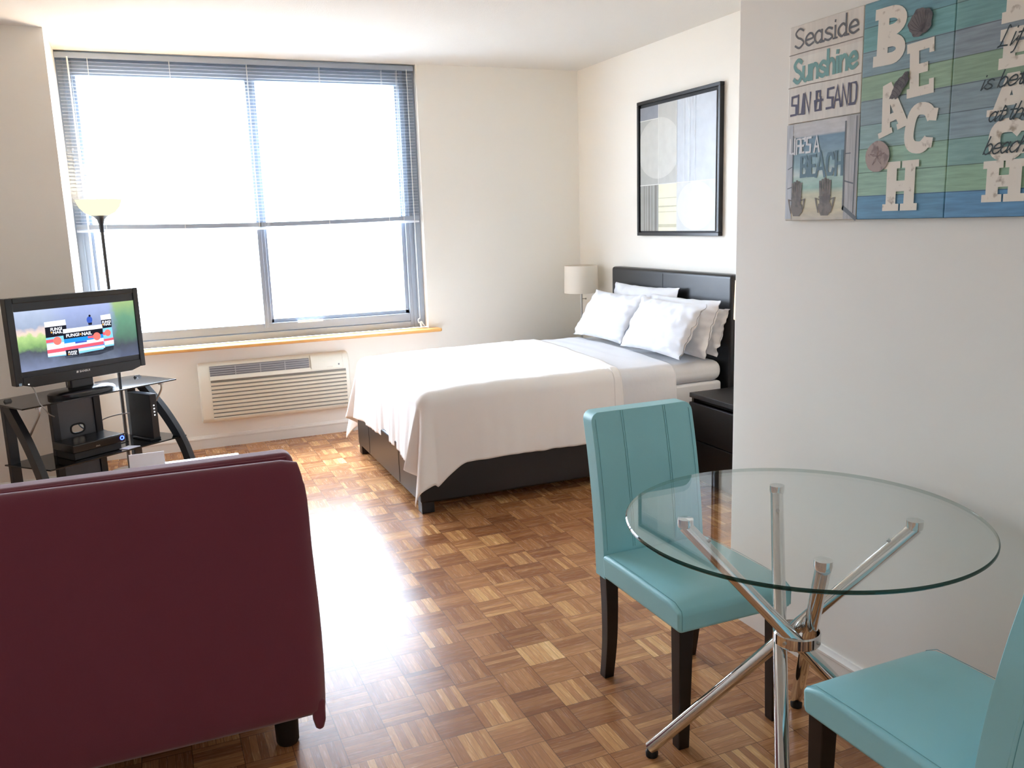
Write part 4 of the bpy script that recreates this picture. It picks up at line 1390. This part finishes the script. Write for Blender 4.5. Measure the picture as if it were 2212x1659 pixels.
# ------------------------------------------------------------------ lettering made of strokes
GL = {
    'a': (0.95, [[(.74, .80), (.45, 1), (.12, .75), (.10, .30), (.40, 0), (.74, .28)], [(.76, 1), (.76, .18), (.95, .02)]]),
    'b': (0.92, [[(.12, 1.7), (.12, .05)], [(.12, .68), (.45, 1), (.82, .72), (.80, .25), (.42, 0), (.12, .25)]]),
    'c': (0.86, [[(.80, .80), (.48, 1), (.12, .70), (.12, .28), (.48, 0), (.84, .22)]]),
    'd': (0.98, [[(.78, 1.7), (.78, .18), (.95, .02)], [(.78, .72), (.48, 1), (.12, .72), (.10, .28), (.42, 0), (.78, .28)]]),
    'e': (0.92, [[(.12, .50), (.55, .52), (.84, .60), (.72, .92), (.45, 1), (.14, .72), (.12, .28), (.46, 0), (.88, .18)]]),
    'f': (0.70, [[(.78, 1.45), (.60, 1.72), (.38, 1.40), (.34, .5), (.30, -.45), (.12, -.62)], [(.08, .92), (.70, .95)]]),
    'h': (0.92, [[(.12, 1.7), (.12, 0)], [(.12, .66), (.46, 1), (.76, .74), (.78, 0)]]),
    'i': (0.42, [[(.20, 1), (.20, .0)], [(.20, 1.36), (.21, 1.44)]]),
    'n': (0.92, [[(.12, 1), (.12, 0)], [(.12, .66), (.46, 1), (.76, .74), (.78, 0)]]),
    'r': (0.66, [[(.12, 1), (.12, 0)], [(.12, .62), (.38, .98), (.64, .90)]]),
    's': (0.86, [[(.76, .86), (.45, 1), (.15, .80), (.32, .58), (.62, .44), (.80, .20), (.45, 0), (.10, .16)]]),
    't': (0.68, [[(.34, 1.5), (.34, .22), (.52, .0), (.74, .14)], [(.04, 1), (.68, 1)]]),
    'u': (0.92, [[(.12, 1), (.12, .30), (.38, 0), (.76, .34)], [(.76, 1), (.78, 0)]]),
    'S': (1.05, [[(.90, 1.42), (.52, 1.62), (.14, 1.30), (.34, .92), (.72, .70), (.94, .36), (.52, 0), (.10, .24)]]),
    'L': (0.95, [[(.52, 1.5), (.34, 1.66), (.30, 1.0), (.24, .18), (.06, .04), (.30, .10), (.86, .06)]]),
}
BK = {  # straight capitals, height 1
    'S': (.80, [[(.76, .97), (.14, .96), (.12, .55), (.68, .50), (.66, .03), (.02, .03)]]),
    'U': (.80, [[(.12, 1), (.08, .02), (.66, .0), (.74, 1)]]),
    'N': (.85, [[(.08, 0), (.12, 1), (.66, .02), (.76, 1)]]),
    '&': (.95, [[(.62, .72), (.62, .96), (.24, .97), (.22, .56)], [(.40, .54), (.12, .52), (.12, .03), (.68, .03), (.70, .66)], [(.46, .50), (.94, .50)]]),
    'A': (.85, [[(.04, 0), (.40, 1), (.80, 0)], [(.18, .34), (.66, .34)]]),
    'D': (.85, [[(.12, 0), (.12, 1), (.66, .98), (.76, .80), (.74, .20), (.60, 0), (.02, 0)]]),
    'L': (.66, [[(.12, 1), (.12, .06), (.62, .06)]]),
    'I': (.36, [[(.16, 1), (.16, 0)]]),
    'F': (.66, [[(.12, 0), (.12, .95), (.62, .95)], [(.12, .52), (.54, .52)]]),
    'E': (.68, [[(.62, .06), (.12, .06), (.12, .94), (.62, .94)], [(.12, .5), (.54, .5)]]),
    "'": (.26, [[(.10, 1), (.10, .80)]]),
    'B': (.78, [[(.14, .06), (.14, .94), (.56, .92), (.66, .74), (.52, .52), (.14, .52)], [(.52, .52), (.70, .32), (.58, .08), (.14, .06)]]),
    'C': (.74, [[(.66, .74), (.56, .94), (.24, .94), (.12, .74), (.12, .26), (.24, .06), (.56, .06), (.66, .26)]]),
    'H': (.80, [[(.14, 1), (.14, 0)], [(.66, 1), (.66, 0)], [(.14, .5), (.66, .5)]]),
    ' ': (.42, []),
}
def ribbon(b, pts, wd, mapf, closed=False):
    pts = [p for i, p in enumerate(pts) if i == 0 or abs(p[0] - pts[i - 1][0]) + abs(p[1] - pts[i - 1][1]) > 1e-6]
    n = len(pts)
    L_, R_ = [], []
    for i in range(n):
        p0, p1 = pts[max(i - 1, 0)], pts[min(i + 1, n - 1)]
        d = Vector((p1[0] - p0[0], p1[1] - p0[1]))
        if d.length < 1e-9: d = Vector((1, 0))
        d.normalize()
        k = wd * 0.5
        if 0 < i < n - 1:
            d1 = Vector((pts[i][0] - p0[0], pts[i][1] - p0[1])).normalized()
            c_ = max(0.45, d1.dot(d))
            k /= c_
        e_ = 0.0
        px, py = pts[i][0], pts[i][1]
        if i == 0: px, py = px - d.x * wd * 0.4, py - d.y * wd * 0.4
        if i == n - 1: px, py = px + d.x * wd * 0.4, py + d.y * wd * 0.4
        L_.append(b.pt(mapf((px - d.y * k, py + d.x * k))))
        R_.append(b.pt(mapf((px + d.y * k, py - d.x * k))))
    for i in range(n - 1):
        b.face((L_[i], R_[i], R_[i + 1], L_[i + 1]))

def write(b, txt, font, x0, y0, hgt, length, wd, mapf, slant=0.0, curved=True, slope=0.0, serif=False, tight=1.0, link=False):
    """strokes for txt, scaled so the line is `length` long; y0 is the baseline"""
    adv = [(font[c][0] if c in font else 0.45) * tight for c in txt]
    k = length / sum(adv)
    x = x0
    for c, a in zip(txt, adv):
        if c in font:
            for st in font[c][1]:
                pts = [Vector((p[0], p[1], 0)) for p in st]
                if curved and len(pts) > 2: pts = smooth_path(pts, 5)
                q = [(x + p.x * k + slant * p.y * hgt, y0 + p.y * hgt + slope * (x + p.x * k - x0)) for p in pts]
                ribbon(b, q, wd, mapf)
            if link and c in 'aieacbhrtu':
                ribbon(b, [(x + (a - .12) * k, y0 + 0.05 * hgt), (x + (a + .02) * k, y0 + .22 * hgt), (x + (a + .20) * k + slant * .6 * hgt, y0 + .62 * hgt)], wd * 0.7, mapf)
            if serif and c in 'ainhd':
                xs = {'a': [.80], 'i': [.20], 'd': [.82], 'n': [.12, .78], 'h': [.12, .78]}[c]
                for xx in xs:
                    ribbon(b, [(x + (xx - .16) * k, y0), (x + (xx + .20) * k, y0)], wd * 0.8, mapf)
        x += a * k

def slab(b, ch, x0, y0, W, H, wd, mapf, rot=0.0):
    """heavy slab-serif capital in a W x H box whose lower left is x0,y0, turned by rot about its centre"""
    ca, sa = math.cos(rot), math.sin(rot)
    cx, cy = x0 + W / 2, y0 + H / 2
    def mp(p):
        X, Y = p[0] - W / 2, p[1] - H / 2
        return mapf((cx + X * ca - Y * sa, cy + X * sa + Y * ca))
    def bar(x, y, X, Y): b.poly([mp((x, y)), mp((X, y)), mp((X, Y)), mp((x, Y))])
    s = wd * 0.32
    if ch == 'H':
        for x in (wd * .30, W - wd * 1.30):
            bar(x, 0, x + wd, H)
            bar(x - s, 0, x + wd + s, wd * .55); bar(x - s, H - wd * .55, x + wd + s, H)
        bar(wd, H * .5 - wd * .42, W - wd, H * .5 + wd * .42)
    elif ch == 'E':
        bar(wd * .3, 0, wd * 1.3, H); bar(0, 0, W, wd * .8); bar(0, H - wd * .8, W, H)
        bar(wd, H * .5 - wd * .4, W * .78, H * .5 + wd * .4)
        bar(W - wd * .5, 0, W, H * .27); bar(W - wd * .5, H * .74, W, H)
    elif ch == 'A':
        T = W * .5
        b.poly([mp((0, 0)), mp((wd, 0)), mp((T + wd * .45, H)), mp((T - wd * .45, H))])
        b.poly([mp((W - wd, 0)), mp((W, 0)), mp((T + wd * .55, H)), mp((T - wd * .45, H))])
        bar(W * .2, H * .22, W * .8, H * .22 + wd * .7)
        bar(-s, 0, wd + s, wd * .5); bar(W - wd - s, 0, W + s, wd * .5)
    elif ch == 'B':
        bar(wd * .3, 0, wd * 1.3, H); bar(0, 0, W * .6, wd * .75); bar(0, H - wd * .75, W * .55, H)
        for zc, hh, xx in ((H * .74, H * .26, W * .50), (H * .255, H * .255, W * .55)):
            pts = [(wd, zc + hh - wd * .4), (xx, zc + hh - wd * .4)]
            r1 = hh - wd * .4
            for k in range(13):
                a = PI / 2 - PI * k / 12
                pts.append((xx + (W - xx - wd * .5) * math.cos(a), zc + r1 * math.sin(a)))
            pts.append((wd, zc - r1))
            ribbon(b, pts, wd * .82, mp)
    elif ch == 'C':
        pts = []
        for k in range(25):
            a = math.radians(42) + math.radians(276) * k / 24
            ax, ay = math.cos(a), math.sin(a)
            pts.append((W * .5 + (W * .5 - wd * .5) * (abs(ax) ** .75) * (1 if ax > 0 else -1), H * .5 + (H * .5 - wd * .5) * (abs(ay) ** .75) * (1 if ay > 0 else -1)))
        ribbon(b, pts, wd, mp)
        bar(W - wd * .95, H * .66, W, H * .90); bar(W - wd * .95, H * .14, W, H * .34)

# ------------------------------------------------------------------ beach canvases on the near wall
FX = 1.913
def canvas(label, y_l, y_r, z0, z1, face_mat):
    """stretched canvas; y_l is its window-side edge (larger y)"""
    o = thing('wall_canvas', label, 'wall art', (XN - 0.001, (y_l + y_r) / 2, z0))
    b = MB()
    b.box(FX, XN - 0.0005, y_r, y_l, z0, z1)
    b.build('stretched_canvas', [face_mat], o, bevel=0.003)
    return o
def wm(y_l, z0, dep=0.0006):
    def f(p): return (FX - dep, y_l - p[0], z0 + p[1])
    return f
def worn(name, rgb, dark, amount=0.55):
    m, nt, b = base_mat(name)
    tc = N(nt, 'TexCoord')
    nz = N(nt, 'TexNoise')
    nz.inputs['Scale'].default_value = 38
    nz.inputs['Detail'].default_value = 6
    nt.links.new(tc.outputs['Object'], nz.inputs['Vector'])
    mr = N(nt, 'MapRange')
    mr.inputs[1].default_value, mr.inputs[2].default_value = amount, amount + 0.12
    nt.links.new(nz.outputs['Fac'], mr.inputs[0])
    mx = N(nt, 'Mix', data_type='RGBA')
    mx.inputs[6].default_value, mx.inputs[7].default_value = lin(rgb), lin(dark)
    nt.links.new(mr.outputs[0], mx.inputs[0])
    nt.links.new(mx.outputs[2], b.inputs['Base Color'])
    b.inputs['Roughness'].default_value = 0.7
    return m
CZ0, CZM, CZ1 = 1.473, 1.771, 2.060
Y1, Y2, Y3, Y4 = 2.240, 1.937, 1.637, 1.335
grey_ink, teal_ink, navy_ink = mat('grey_ink', (108, 108, 110), 0.7), mat('sea_green_ink', (124, 170, 166), 0.7), mat('slate_ink', (92, 90, 112), 0.7)
cream = worn('worn_cream_paint', (238, 230, 216), (176, 160, 140), 0.60)
charcoal = mat('charcoal_ink', (48, 60, 62), 0.7)
pale = ramp_mat('whitewashed_boards', 2, CZM, CZ1, [(0, (226, 220, 210)), (0.36, (232, 226, 214)), (0.67, (226, 218, 206)), (1.0, (226, 218, 206))], streak=0.07, stretch=(3, 30, 3))
c1 = canvas('small pale canvas reading Seaside, Sunshine and Sun & Sand', Y1, Y2 + 0.001, CZM + 0.0005, CZ1, pale)
f = wm(Y1, CZM)
b = MB(); write(b, 'Seaside', GL, 0.022, 0.222, 0.034, 0.262, 0.0062, f, serif=True); b.build('seaside_lettering', grey_ink, c1, recalc=False, layer=(-0.00004, 0, 0))
b = MB(); write(b, 'Sunshine', GL, 0.022, 0.121, 0.040, 0.262, 0.0118, f, slope=0.03); b.build('sunshine_lettering', teal_ink, c1, recalc=False, layer=(-0.00004, 0, 0))
b = MB(); write(b, 'SUN & SAND', BK, 0.014, 0.024, 0.058, 0.275, 0.0068, f, curved=False, slope=0.02); b.build('sun_and_sand_lettering', navy_ink, c1, recalc=False, layer=(-0.00004, 0, 0))
b = MB()
for zz in (0.108, 0.205):
    ribbon(b, [(0.002, zz), (0.1, zz + 0.001), (0.2, zz - 0.001), (0.300, zz)], 0.0028, f)
b.build('board_gaps', mat('board_gap_grey', (150, 140, 128), 0.8), c1, recalc=False, layer=(-0.00004, 0, 0))

sea = ramp_mat('painted_beach_view', 2, CZ0, CZM, [(0.0, (196, 188, 174)), (0.10, (214, 202, 170)), (0.27, (206, 206, 178)), (0.33, (158, 196, 182)), (0.43, (178, 208, 198)), (0.47, (212, 226, 222)), (0.55, (150, 184, 190)), (0.72, (128, 160, 178)), (0.84, (112, 146, 168)), (0.86, (200, 200, 202)), (1.0, (206, 204, 202))], interp='LINEAR', streak=0.13, stretch=(3, 8, 30))
c2 = canvas("small canvas of two beach chairs reading Life's a Beach", Y1, Y2 + 0.001, CZ0, CZM - 0.0005, sea)
f = wm(Y1, CZ0)
boards_ = (ramp_mat('weathered_boards', 1, 1.9, 2.25, [(0, (168, 168, 170)), (0.3, (190, 188, 186)), (0.5, (150, 156, 160)), (1, (196, 200, 206))], interp='LINEAR', streak=0.2, stretch=(3, 60, 4)))
for x0, x1, z0, z1 in ((0.001, 0.028, 0.006, 0.295), (0.252, 0.302, 0.002, 0.295)):
    b = MB()
    b.poly([f((x0, z0)), f((x1, z0)), f((x1, z1)), f((x0, z1))])
    b.build('painted_post', boards_, c2, recalc=False)
f = wm(Y1, CZ0, 0.0009)
mk_ = mat('painted_grey', (112, 118, 124), 0.7)
for pts, wd in (([(0.031, 0.05), (0.030, 0.26)], 0.004), ([(0.250, 0.03), (0.250, 0.28)], 0.006), ([(0.290, 0.02), (0.292, 0.29)], 0.004), ([(0.010, 0.16), (0.028, 0.166)], 0.003), ([(0.010, 0.10), (0.028, 0.104)], 0.003),
                ([(0.254, 0.112), (0.286, 0.104)], 0.004), ([(0.254, 0.19), (0.272, 0.19)], 0.003), ([(0.252, 0.035), (0.300, 0.004)], 0.012)):
    b = MB()
    ribbon(b, pts, wd, f)
    b.build('board_marking', mk_, c2, recalc=False)
b = MB(); write(b, "LIFE'S A", BK, 0.014, 0.205, 0.046, 0.132, 0.0066, f, curved=False); b.build('lifes_a_lettering', mat('pale_ink', (232, 234, 236), 0.7), c2, recalc=False, layer=(-0.00004, 0, 0))
b = MB(); write(b, 'BEACH', BK, 0.062, 0.132, 0.066, 0.186, 0.0105, f, curved=False); b.build('beach_lettering', mat('slate_blue_ink', (104, 134, 148), 0.7), c2, recalc=False, layer=(-0.00004, 0, 0))
wood_ = worn('driftwood_brown', (132, 124, 116), (106, 98, 94), 0.5)
for cx, s in ((0.052, 0.92), (0.175, 1.0)):
    b = MB()
    for k in range(-2, 3):
        ribbon(b, [(cx + k * 0.0085 * s, 0.052), (cx + k * 0.0105 * s, 0.105 + 0.018 * s - abs(k) * 0.004)], 0.0088 * s, f)
    ribbon(b, [(cx - 0.024 * s, 0.070), (cx + 0.024 * s, 0.073)], 0.004, f)
    b.poly([f((cx - 0.026 * s, 0.050)), f((cx + 0.026 * s, 0.050)), f((cx + 0.030 * s, 0.036)), f((cx + 0.016 * s, 0.014)), f((cx - 0.014 * s, 0.014)), f((cx - 0.028 * s, 0.038))])
    for sg in (-1, 1):
        ribbon(b, [(cx + sg * 0.024 * s, 0.062), (cx + sg * 0.038 * s, 0.066), (cx + sg * 0.034 * s, 0.045), (cx + sg * 0.026 * s, 0.024)], 0.004, f)
    b.build('painted_chair', wood_, c2, recalc=False, layer=(-0.00004, 0, 0))

def plank_paint(name, cols):
    n = len(cols)
    return ramp_mat(name, 2, CZ0, CZ1, [(i / n, c) for i, c in enumerate(cols)] + [(1.0, cols[-1])], streak=0.20, seams=n, stretch=(3, 5, 55))
pl1 = plank_paint('sea_toned_planks', [(92, 146, 180), (152, 188, 164), (152, 190, 166), (146, 178, 176), (144, 166, 172), (152, 182, 152), (138, 164, 172), (118, 172, 172), (112, 160, 170)])
pl2 = plank_paint('green_toned_planks', [(92, 146, 186), (146, 182, 152), (134, 174, 166), (142, 164, 172), (140, 160, 166), (144, 172, 144), (140, 154, 162), (118, 166, 164), (132, 168, 160)])
c3 = canvas('tall canvas of staggered white BEACH letters with seashells', Y2, Y3 + 0.001, CZ0, CZ1, pl1)
f = wm(Y2, CZ0, 0.0009)
b = MB()
slab(b, 'B', 0.040, 0.412, 0.112, 0.150, 0.038, f, math.radians(-1))
slab(b, 'E', 0.158, 0.316, 0.086, 0.138, 0.030, f, math.radians(3))
slab(b, 'A', 0.062, 0.232, 0.096, 0.132, 0.030, f, math.radians(16))
slab(b, 'C', 0.162, 0.169, 0.096, 0.130, 0.031, f, math.radians(-9))
slab(b, 'H', 0.098, 0.022, 0.116, 0.132, 0.034, f)
b.build('block_lettering', cream, c3, recalc=False, layer=(-0.00004, 0, 0))
b = MB()
f2 = wm(Y2, CZ0, 0.0034)
def blob(cx, cy, rx, ry, rot, ruff, k0=5):
    pts = []
    for k in range(40):
        a = 2 * PI * k / 40
        r_ = 1 + ruff * math.sin(k0 * a) + ruff * 0.6 * math.sin(k0 * 2.3 * a + 1)
        x, y = rx * r_ * math.cos(a), ry * r_ * math.sin(a)
        pts.append(f2((cx + x * math.cos(rot) - y * math.sin(rot), cy + x * math.sin(rot) + y * math.cos(rot))))
    b.poly(pts)
shl = worn('shell_grey_brown', (112, 104, 104), (84, 80, 82), 0.48)
shl2 = mat('shell_line_brown', (74, 68, 70), 0.7)
f3 = wm(Y2, CZ0, 0.0038)
b = MB(); blob(0.195, 0.500, 0.038, 0.034, 0.3, 0.06); o1 = b.build('shell_print', shl, c3, recalc=False)
b = MB()
for k in range(9):
    a = -0.9 + 1.8 * k / 8 + 2.0
    ribbon(b, [(0.203, 0.475), (0.203 + 0.030 * math.cos(a), 0.475 + 0.034 * math.sin(a)), (0.200 + 0.040 * math.cos(a), 0.478 + 0.050 * math.sin(a))], 0.0012, f3)
b.build('shell_marking', shl2, o1, recalc=False, layer=(-0.00004, 0, 0))
b = MB(); blob(0.138, 0.350, 0.040, 0.017, 0.85, 0.10); o2 = b.build('shell_print', shl, c3, recalc=False)
b = MB()
for k in range(7):
    t_ = -0.030 + 0.010 * k
    cx, cy = 0.138 + t_ * math.cos(0.85), 0.350 + t_ * math.sin(0.85)
    ww = 0.014 * (1 - (t_ / 0.042) ** 2)
    ribbon(b, [(cx - ww * math.sin(0.85), cy + ww * math.cos(0.85)), (cx + 0.003, cy), (cx + ww * math.sin(0.85), cy - ww * math.cos(0.85))], 0.0012, f3)
b.build('shell_marking', shl2, o2, recalc=False, layer=(-0.00004, 0, 0))
b = MB()
blob(0.072, 0.172, 0.043, 0.042, 0.0, 0.012)
sd_ = b.build('sand_dollar_print', worn('sand_dollar_tan', (176, 158, 150), (142, 124, 120), 0.5), c3, recalc=False, layer=(-0.00004, 0, 0))

b = MB()
for k in range(5):
    a = PI / 2 + 2 * PI * k / 5
    for da in (-0.16, 0.16):
        ribbon(b, [(0.072, 0.172), (0.072 + 0.014 * math.cos(a + da), 0.172 + 0.014 * math.sin(a + da)), (0.072 + 0.027 * math.cos(a), 0.172 + 0.027 * math.sin(a))], 0.0012, f3)
b.build('petal_marking', mat('petal_line_brown', (132, 112, 108), 0.7), sd_, recalc=False, layer=(-0.00004, 0, 0))

c4 = canvas('rightmost wall canvas, an upright BEACH under dark handwritten script', Y3, Y4, CZ0, CZ1, pl2)
f = wm(Y3, CZ0, 0.0009)
b = MB()
slab(b, 'B', 0.128, 0.446, 0.104, 0.108, 0.034, f)
slab(b, 'E', 0.128, 0.343, 0.086, 0.090, 0.032, f)
slab(b, 'A', 0.116, 0.238, 0.104, 0.094, 0.032, f)
slab(b, 'C', 0.116, 0.132, 0.098, 0.098, 0.032, f)
slab(b, 'H', 0.108, 0.036, 0.112, 0.098, 0.033, f)
b.build('block_lettering', cream, c4, recalc=False, layer=(-0.00004, 0, 0))
f2 = wm(Y3, CZ0, 0.0036)
for tx_, x_, y_, h_, l_ in (('Life', 0.122, 0.394, 0.027, 0.092), ('is better', 0.082, 0.303, 0.022, 0.175), ('at the', 0.110, 0.226, 0.022, 0.112), ('beach', 0.102, 0.150, 0.024, 0.112)):
    b = MB()
    write(b, tx_, GL, x_, y_, h_, l_, 0.0035, f2, slant=0.45, link=True)
    b.build('script_lettering', charcoal, c4, recalc=False, layer=(-0.00004, 0, 0))

# ------------------------------------------------------------------ framed picture over the bed
PX = 3.213
PY1, PY0, PZ0, PZ1 = 5.287, 4.350, 1.371, 2.268
pf = thing('framed_picture', 'black framed abstract print in greys above the headboard', 'picture', (XB, (PY0 + PY1) / 2, PZ0))
b = MB()
fw = 0.022
for y0, y1, z0, z1 in ((PY0, PY1, PZ0, PZ0 + fw), (PY0, PY1, PZ1 - fw, PZ1), (PY0, PY0 + fw, PZ0 + fw, PZ1 - fw), (PY1 - fw, PY1, PZ0 + fw, PZ1 - fw)):
    b.box(PX, XB - 0.0005, y0, y1, z0, z1)
b.build('frame', M['frameblack'], pf, bevel=0.003)
b = MB()
b.box(XB - 0.012, XB - 0.002, PY0 + fw, PY1 - fw, PZ0 + fw, PZ1 - fw)
pr = b.build('backing', mat('float_gap_black', (24, 25, 28), 0.6), pf)
ay1, ay0, az0, az1 = PY1 - fw - 0.012, PY0 + fw + 0.025, PZ0 + fw + 0.010, PZ1 - fw - 0.022
b = MB()
b.box(XB - 0.022, XB - 0.012, ay0, ay1, az0, az1)
art = b.build('print', mat('print_grey', (176, 180, 184), 0.35), pf)
def pq(s, t, dep=0.0006): # s from window side 0..1, t up
    return (XB - 0.022 - dep, ay1 + (ay0 - ay1) * s, az0 + (az1 - az0) * t)
def P3(b, s0, s1, t0, t1, dep=0.0006): b.poly([pq(s0, t0, dep), pq(s1, t0, dep), pq(s1, t1, dep), pq(s0, t1, dep)])
def tone(name, rgb, v=0.12): return mat(name, rgb, 0.38, vary=v, vscale=14)
s1, s2 = 0.265, 0.515
t1, t2 = 0.375, 0.895
specs = [('dark_field', (136, 141, 150), [(0, s1, t2, 1)]), ('stone_field', (172, 173, 168), [(0, s1, t1, t2)]), ('ash_field', (184, 185, 180), [(s1, s2, t1, 1)]),
         ('mist_field', (192, 198, 206), [(s2, 1, t1, 1)]), ('slate_field', (158, 158, 152), [(0, s1, 0, t1)]), ('ivory_field', (232, 228, 200), [(s1, s2, 0, t1)]), ('silver_field', (202, 204, 202), [(s2, 1, 0, t1)])]
b = MB()
mats_ = []
for i, (nm, c, rs) in enumerate(specs):
    mats_.append(tone(nm, c)); b.cur = i
    for r_ in rs: P3(b, *r_)
b.build('colour_fields', mats_, art, recalc=False, layer=(-0.00004, 0, 0))
b = MB()
def disc(cx, cy, rx, ry, clip, dep, mi):
    b.cur = mi
    pts = []
    for k in range(48):
        a = 2 * PI * k / 48
        s, t_ = cx + rx * math.cos(a), cy + ry * math.sin(a)
        s, t_ = max(clip[0], min(clip[1], s)), max(clip[2], min(clip[3], t_))
        pts.append(pq(s, t_, dep))
    b.poly(pts)
disc(0.265, 0.66, 0.30, 0.24, (0.0, s1, t1, t2), 0.0012, 0)
disc(0.265, 0.66, 0.30, 0.24, (s1, s2, t1, 1), 0.0012, 1)
disc(0.76, 0.19, 0.235, 0.185, (s2, 1, 0, t1), 0.0012, 2)
b.build('circles', [tone('circle_taupe', (194, 194, 188)), tone('circle_sand', (202, 202, 196)), tone('circle_pearl', (214, 216, 214), 0.06)], art, recalc=False, layer=(-0.00004, 0, 0))
b = MB()
for s, wd in ((0.05, 0.012), (0.085, 0.008), (0.12, 0.02), (0.165, 0.012), (0.21, 0.03)):
    b.cur = 0; P3(b, s, s + wd, 0.0, t1 - 0.005, 0.0012)
for t_, wd in ((0.26, 0.006), (0.19, 0.012), (0.15, 0.006), (0.03, 0.025)):
    b.cur = 1; P3(b, s1, s2, t_, t_ + wd, 0.0012)
for s, wd in ((0.60, 0.02), (0.66, 0.03), (0.74, 0.015)):
    b.cur = 2; P3(b, s, s + wd, t1 + 0.005, 0.995, 0.0012)
b.cur = 3
P3(b, s1 - 0.003, s1 + 0.003, t1, 1, 0.0018); P3(b, s2 - 0.003, s2 + 0.003, t1 - 0.0, 1, 0.0018); P3(b, 0, 1, t1 - 0.003, t1 + 0.003, 0.0018); P3(b, 0, s1, t2 - 0.003, t2 + 0.003, 0.0018)
b.build('stripes', [tone('stripe_dark', (124, 122, 116)), tone('stripe_olive', (196, 192, 164)), tone('stripe_cloud', (200, 206, 212)), tone('hairline_white', (222, 222, 216))], art, recalc=False, layer=(-0.00004, 0, 0))
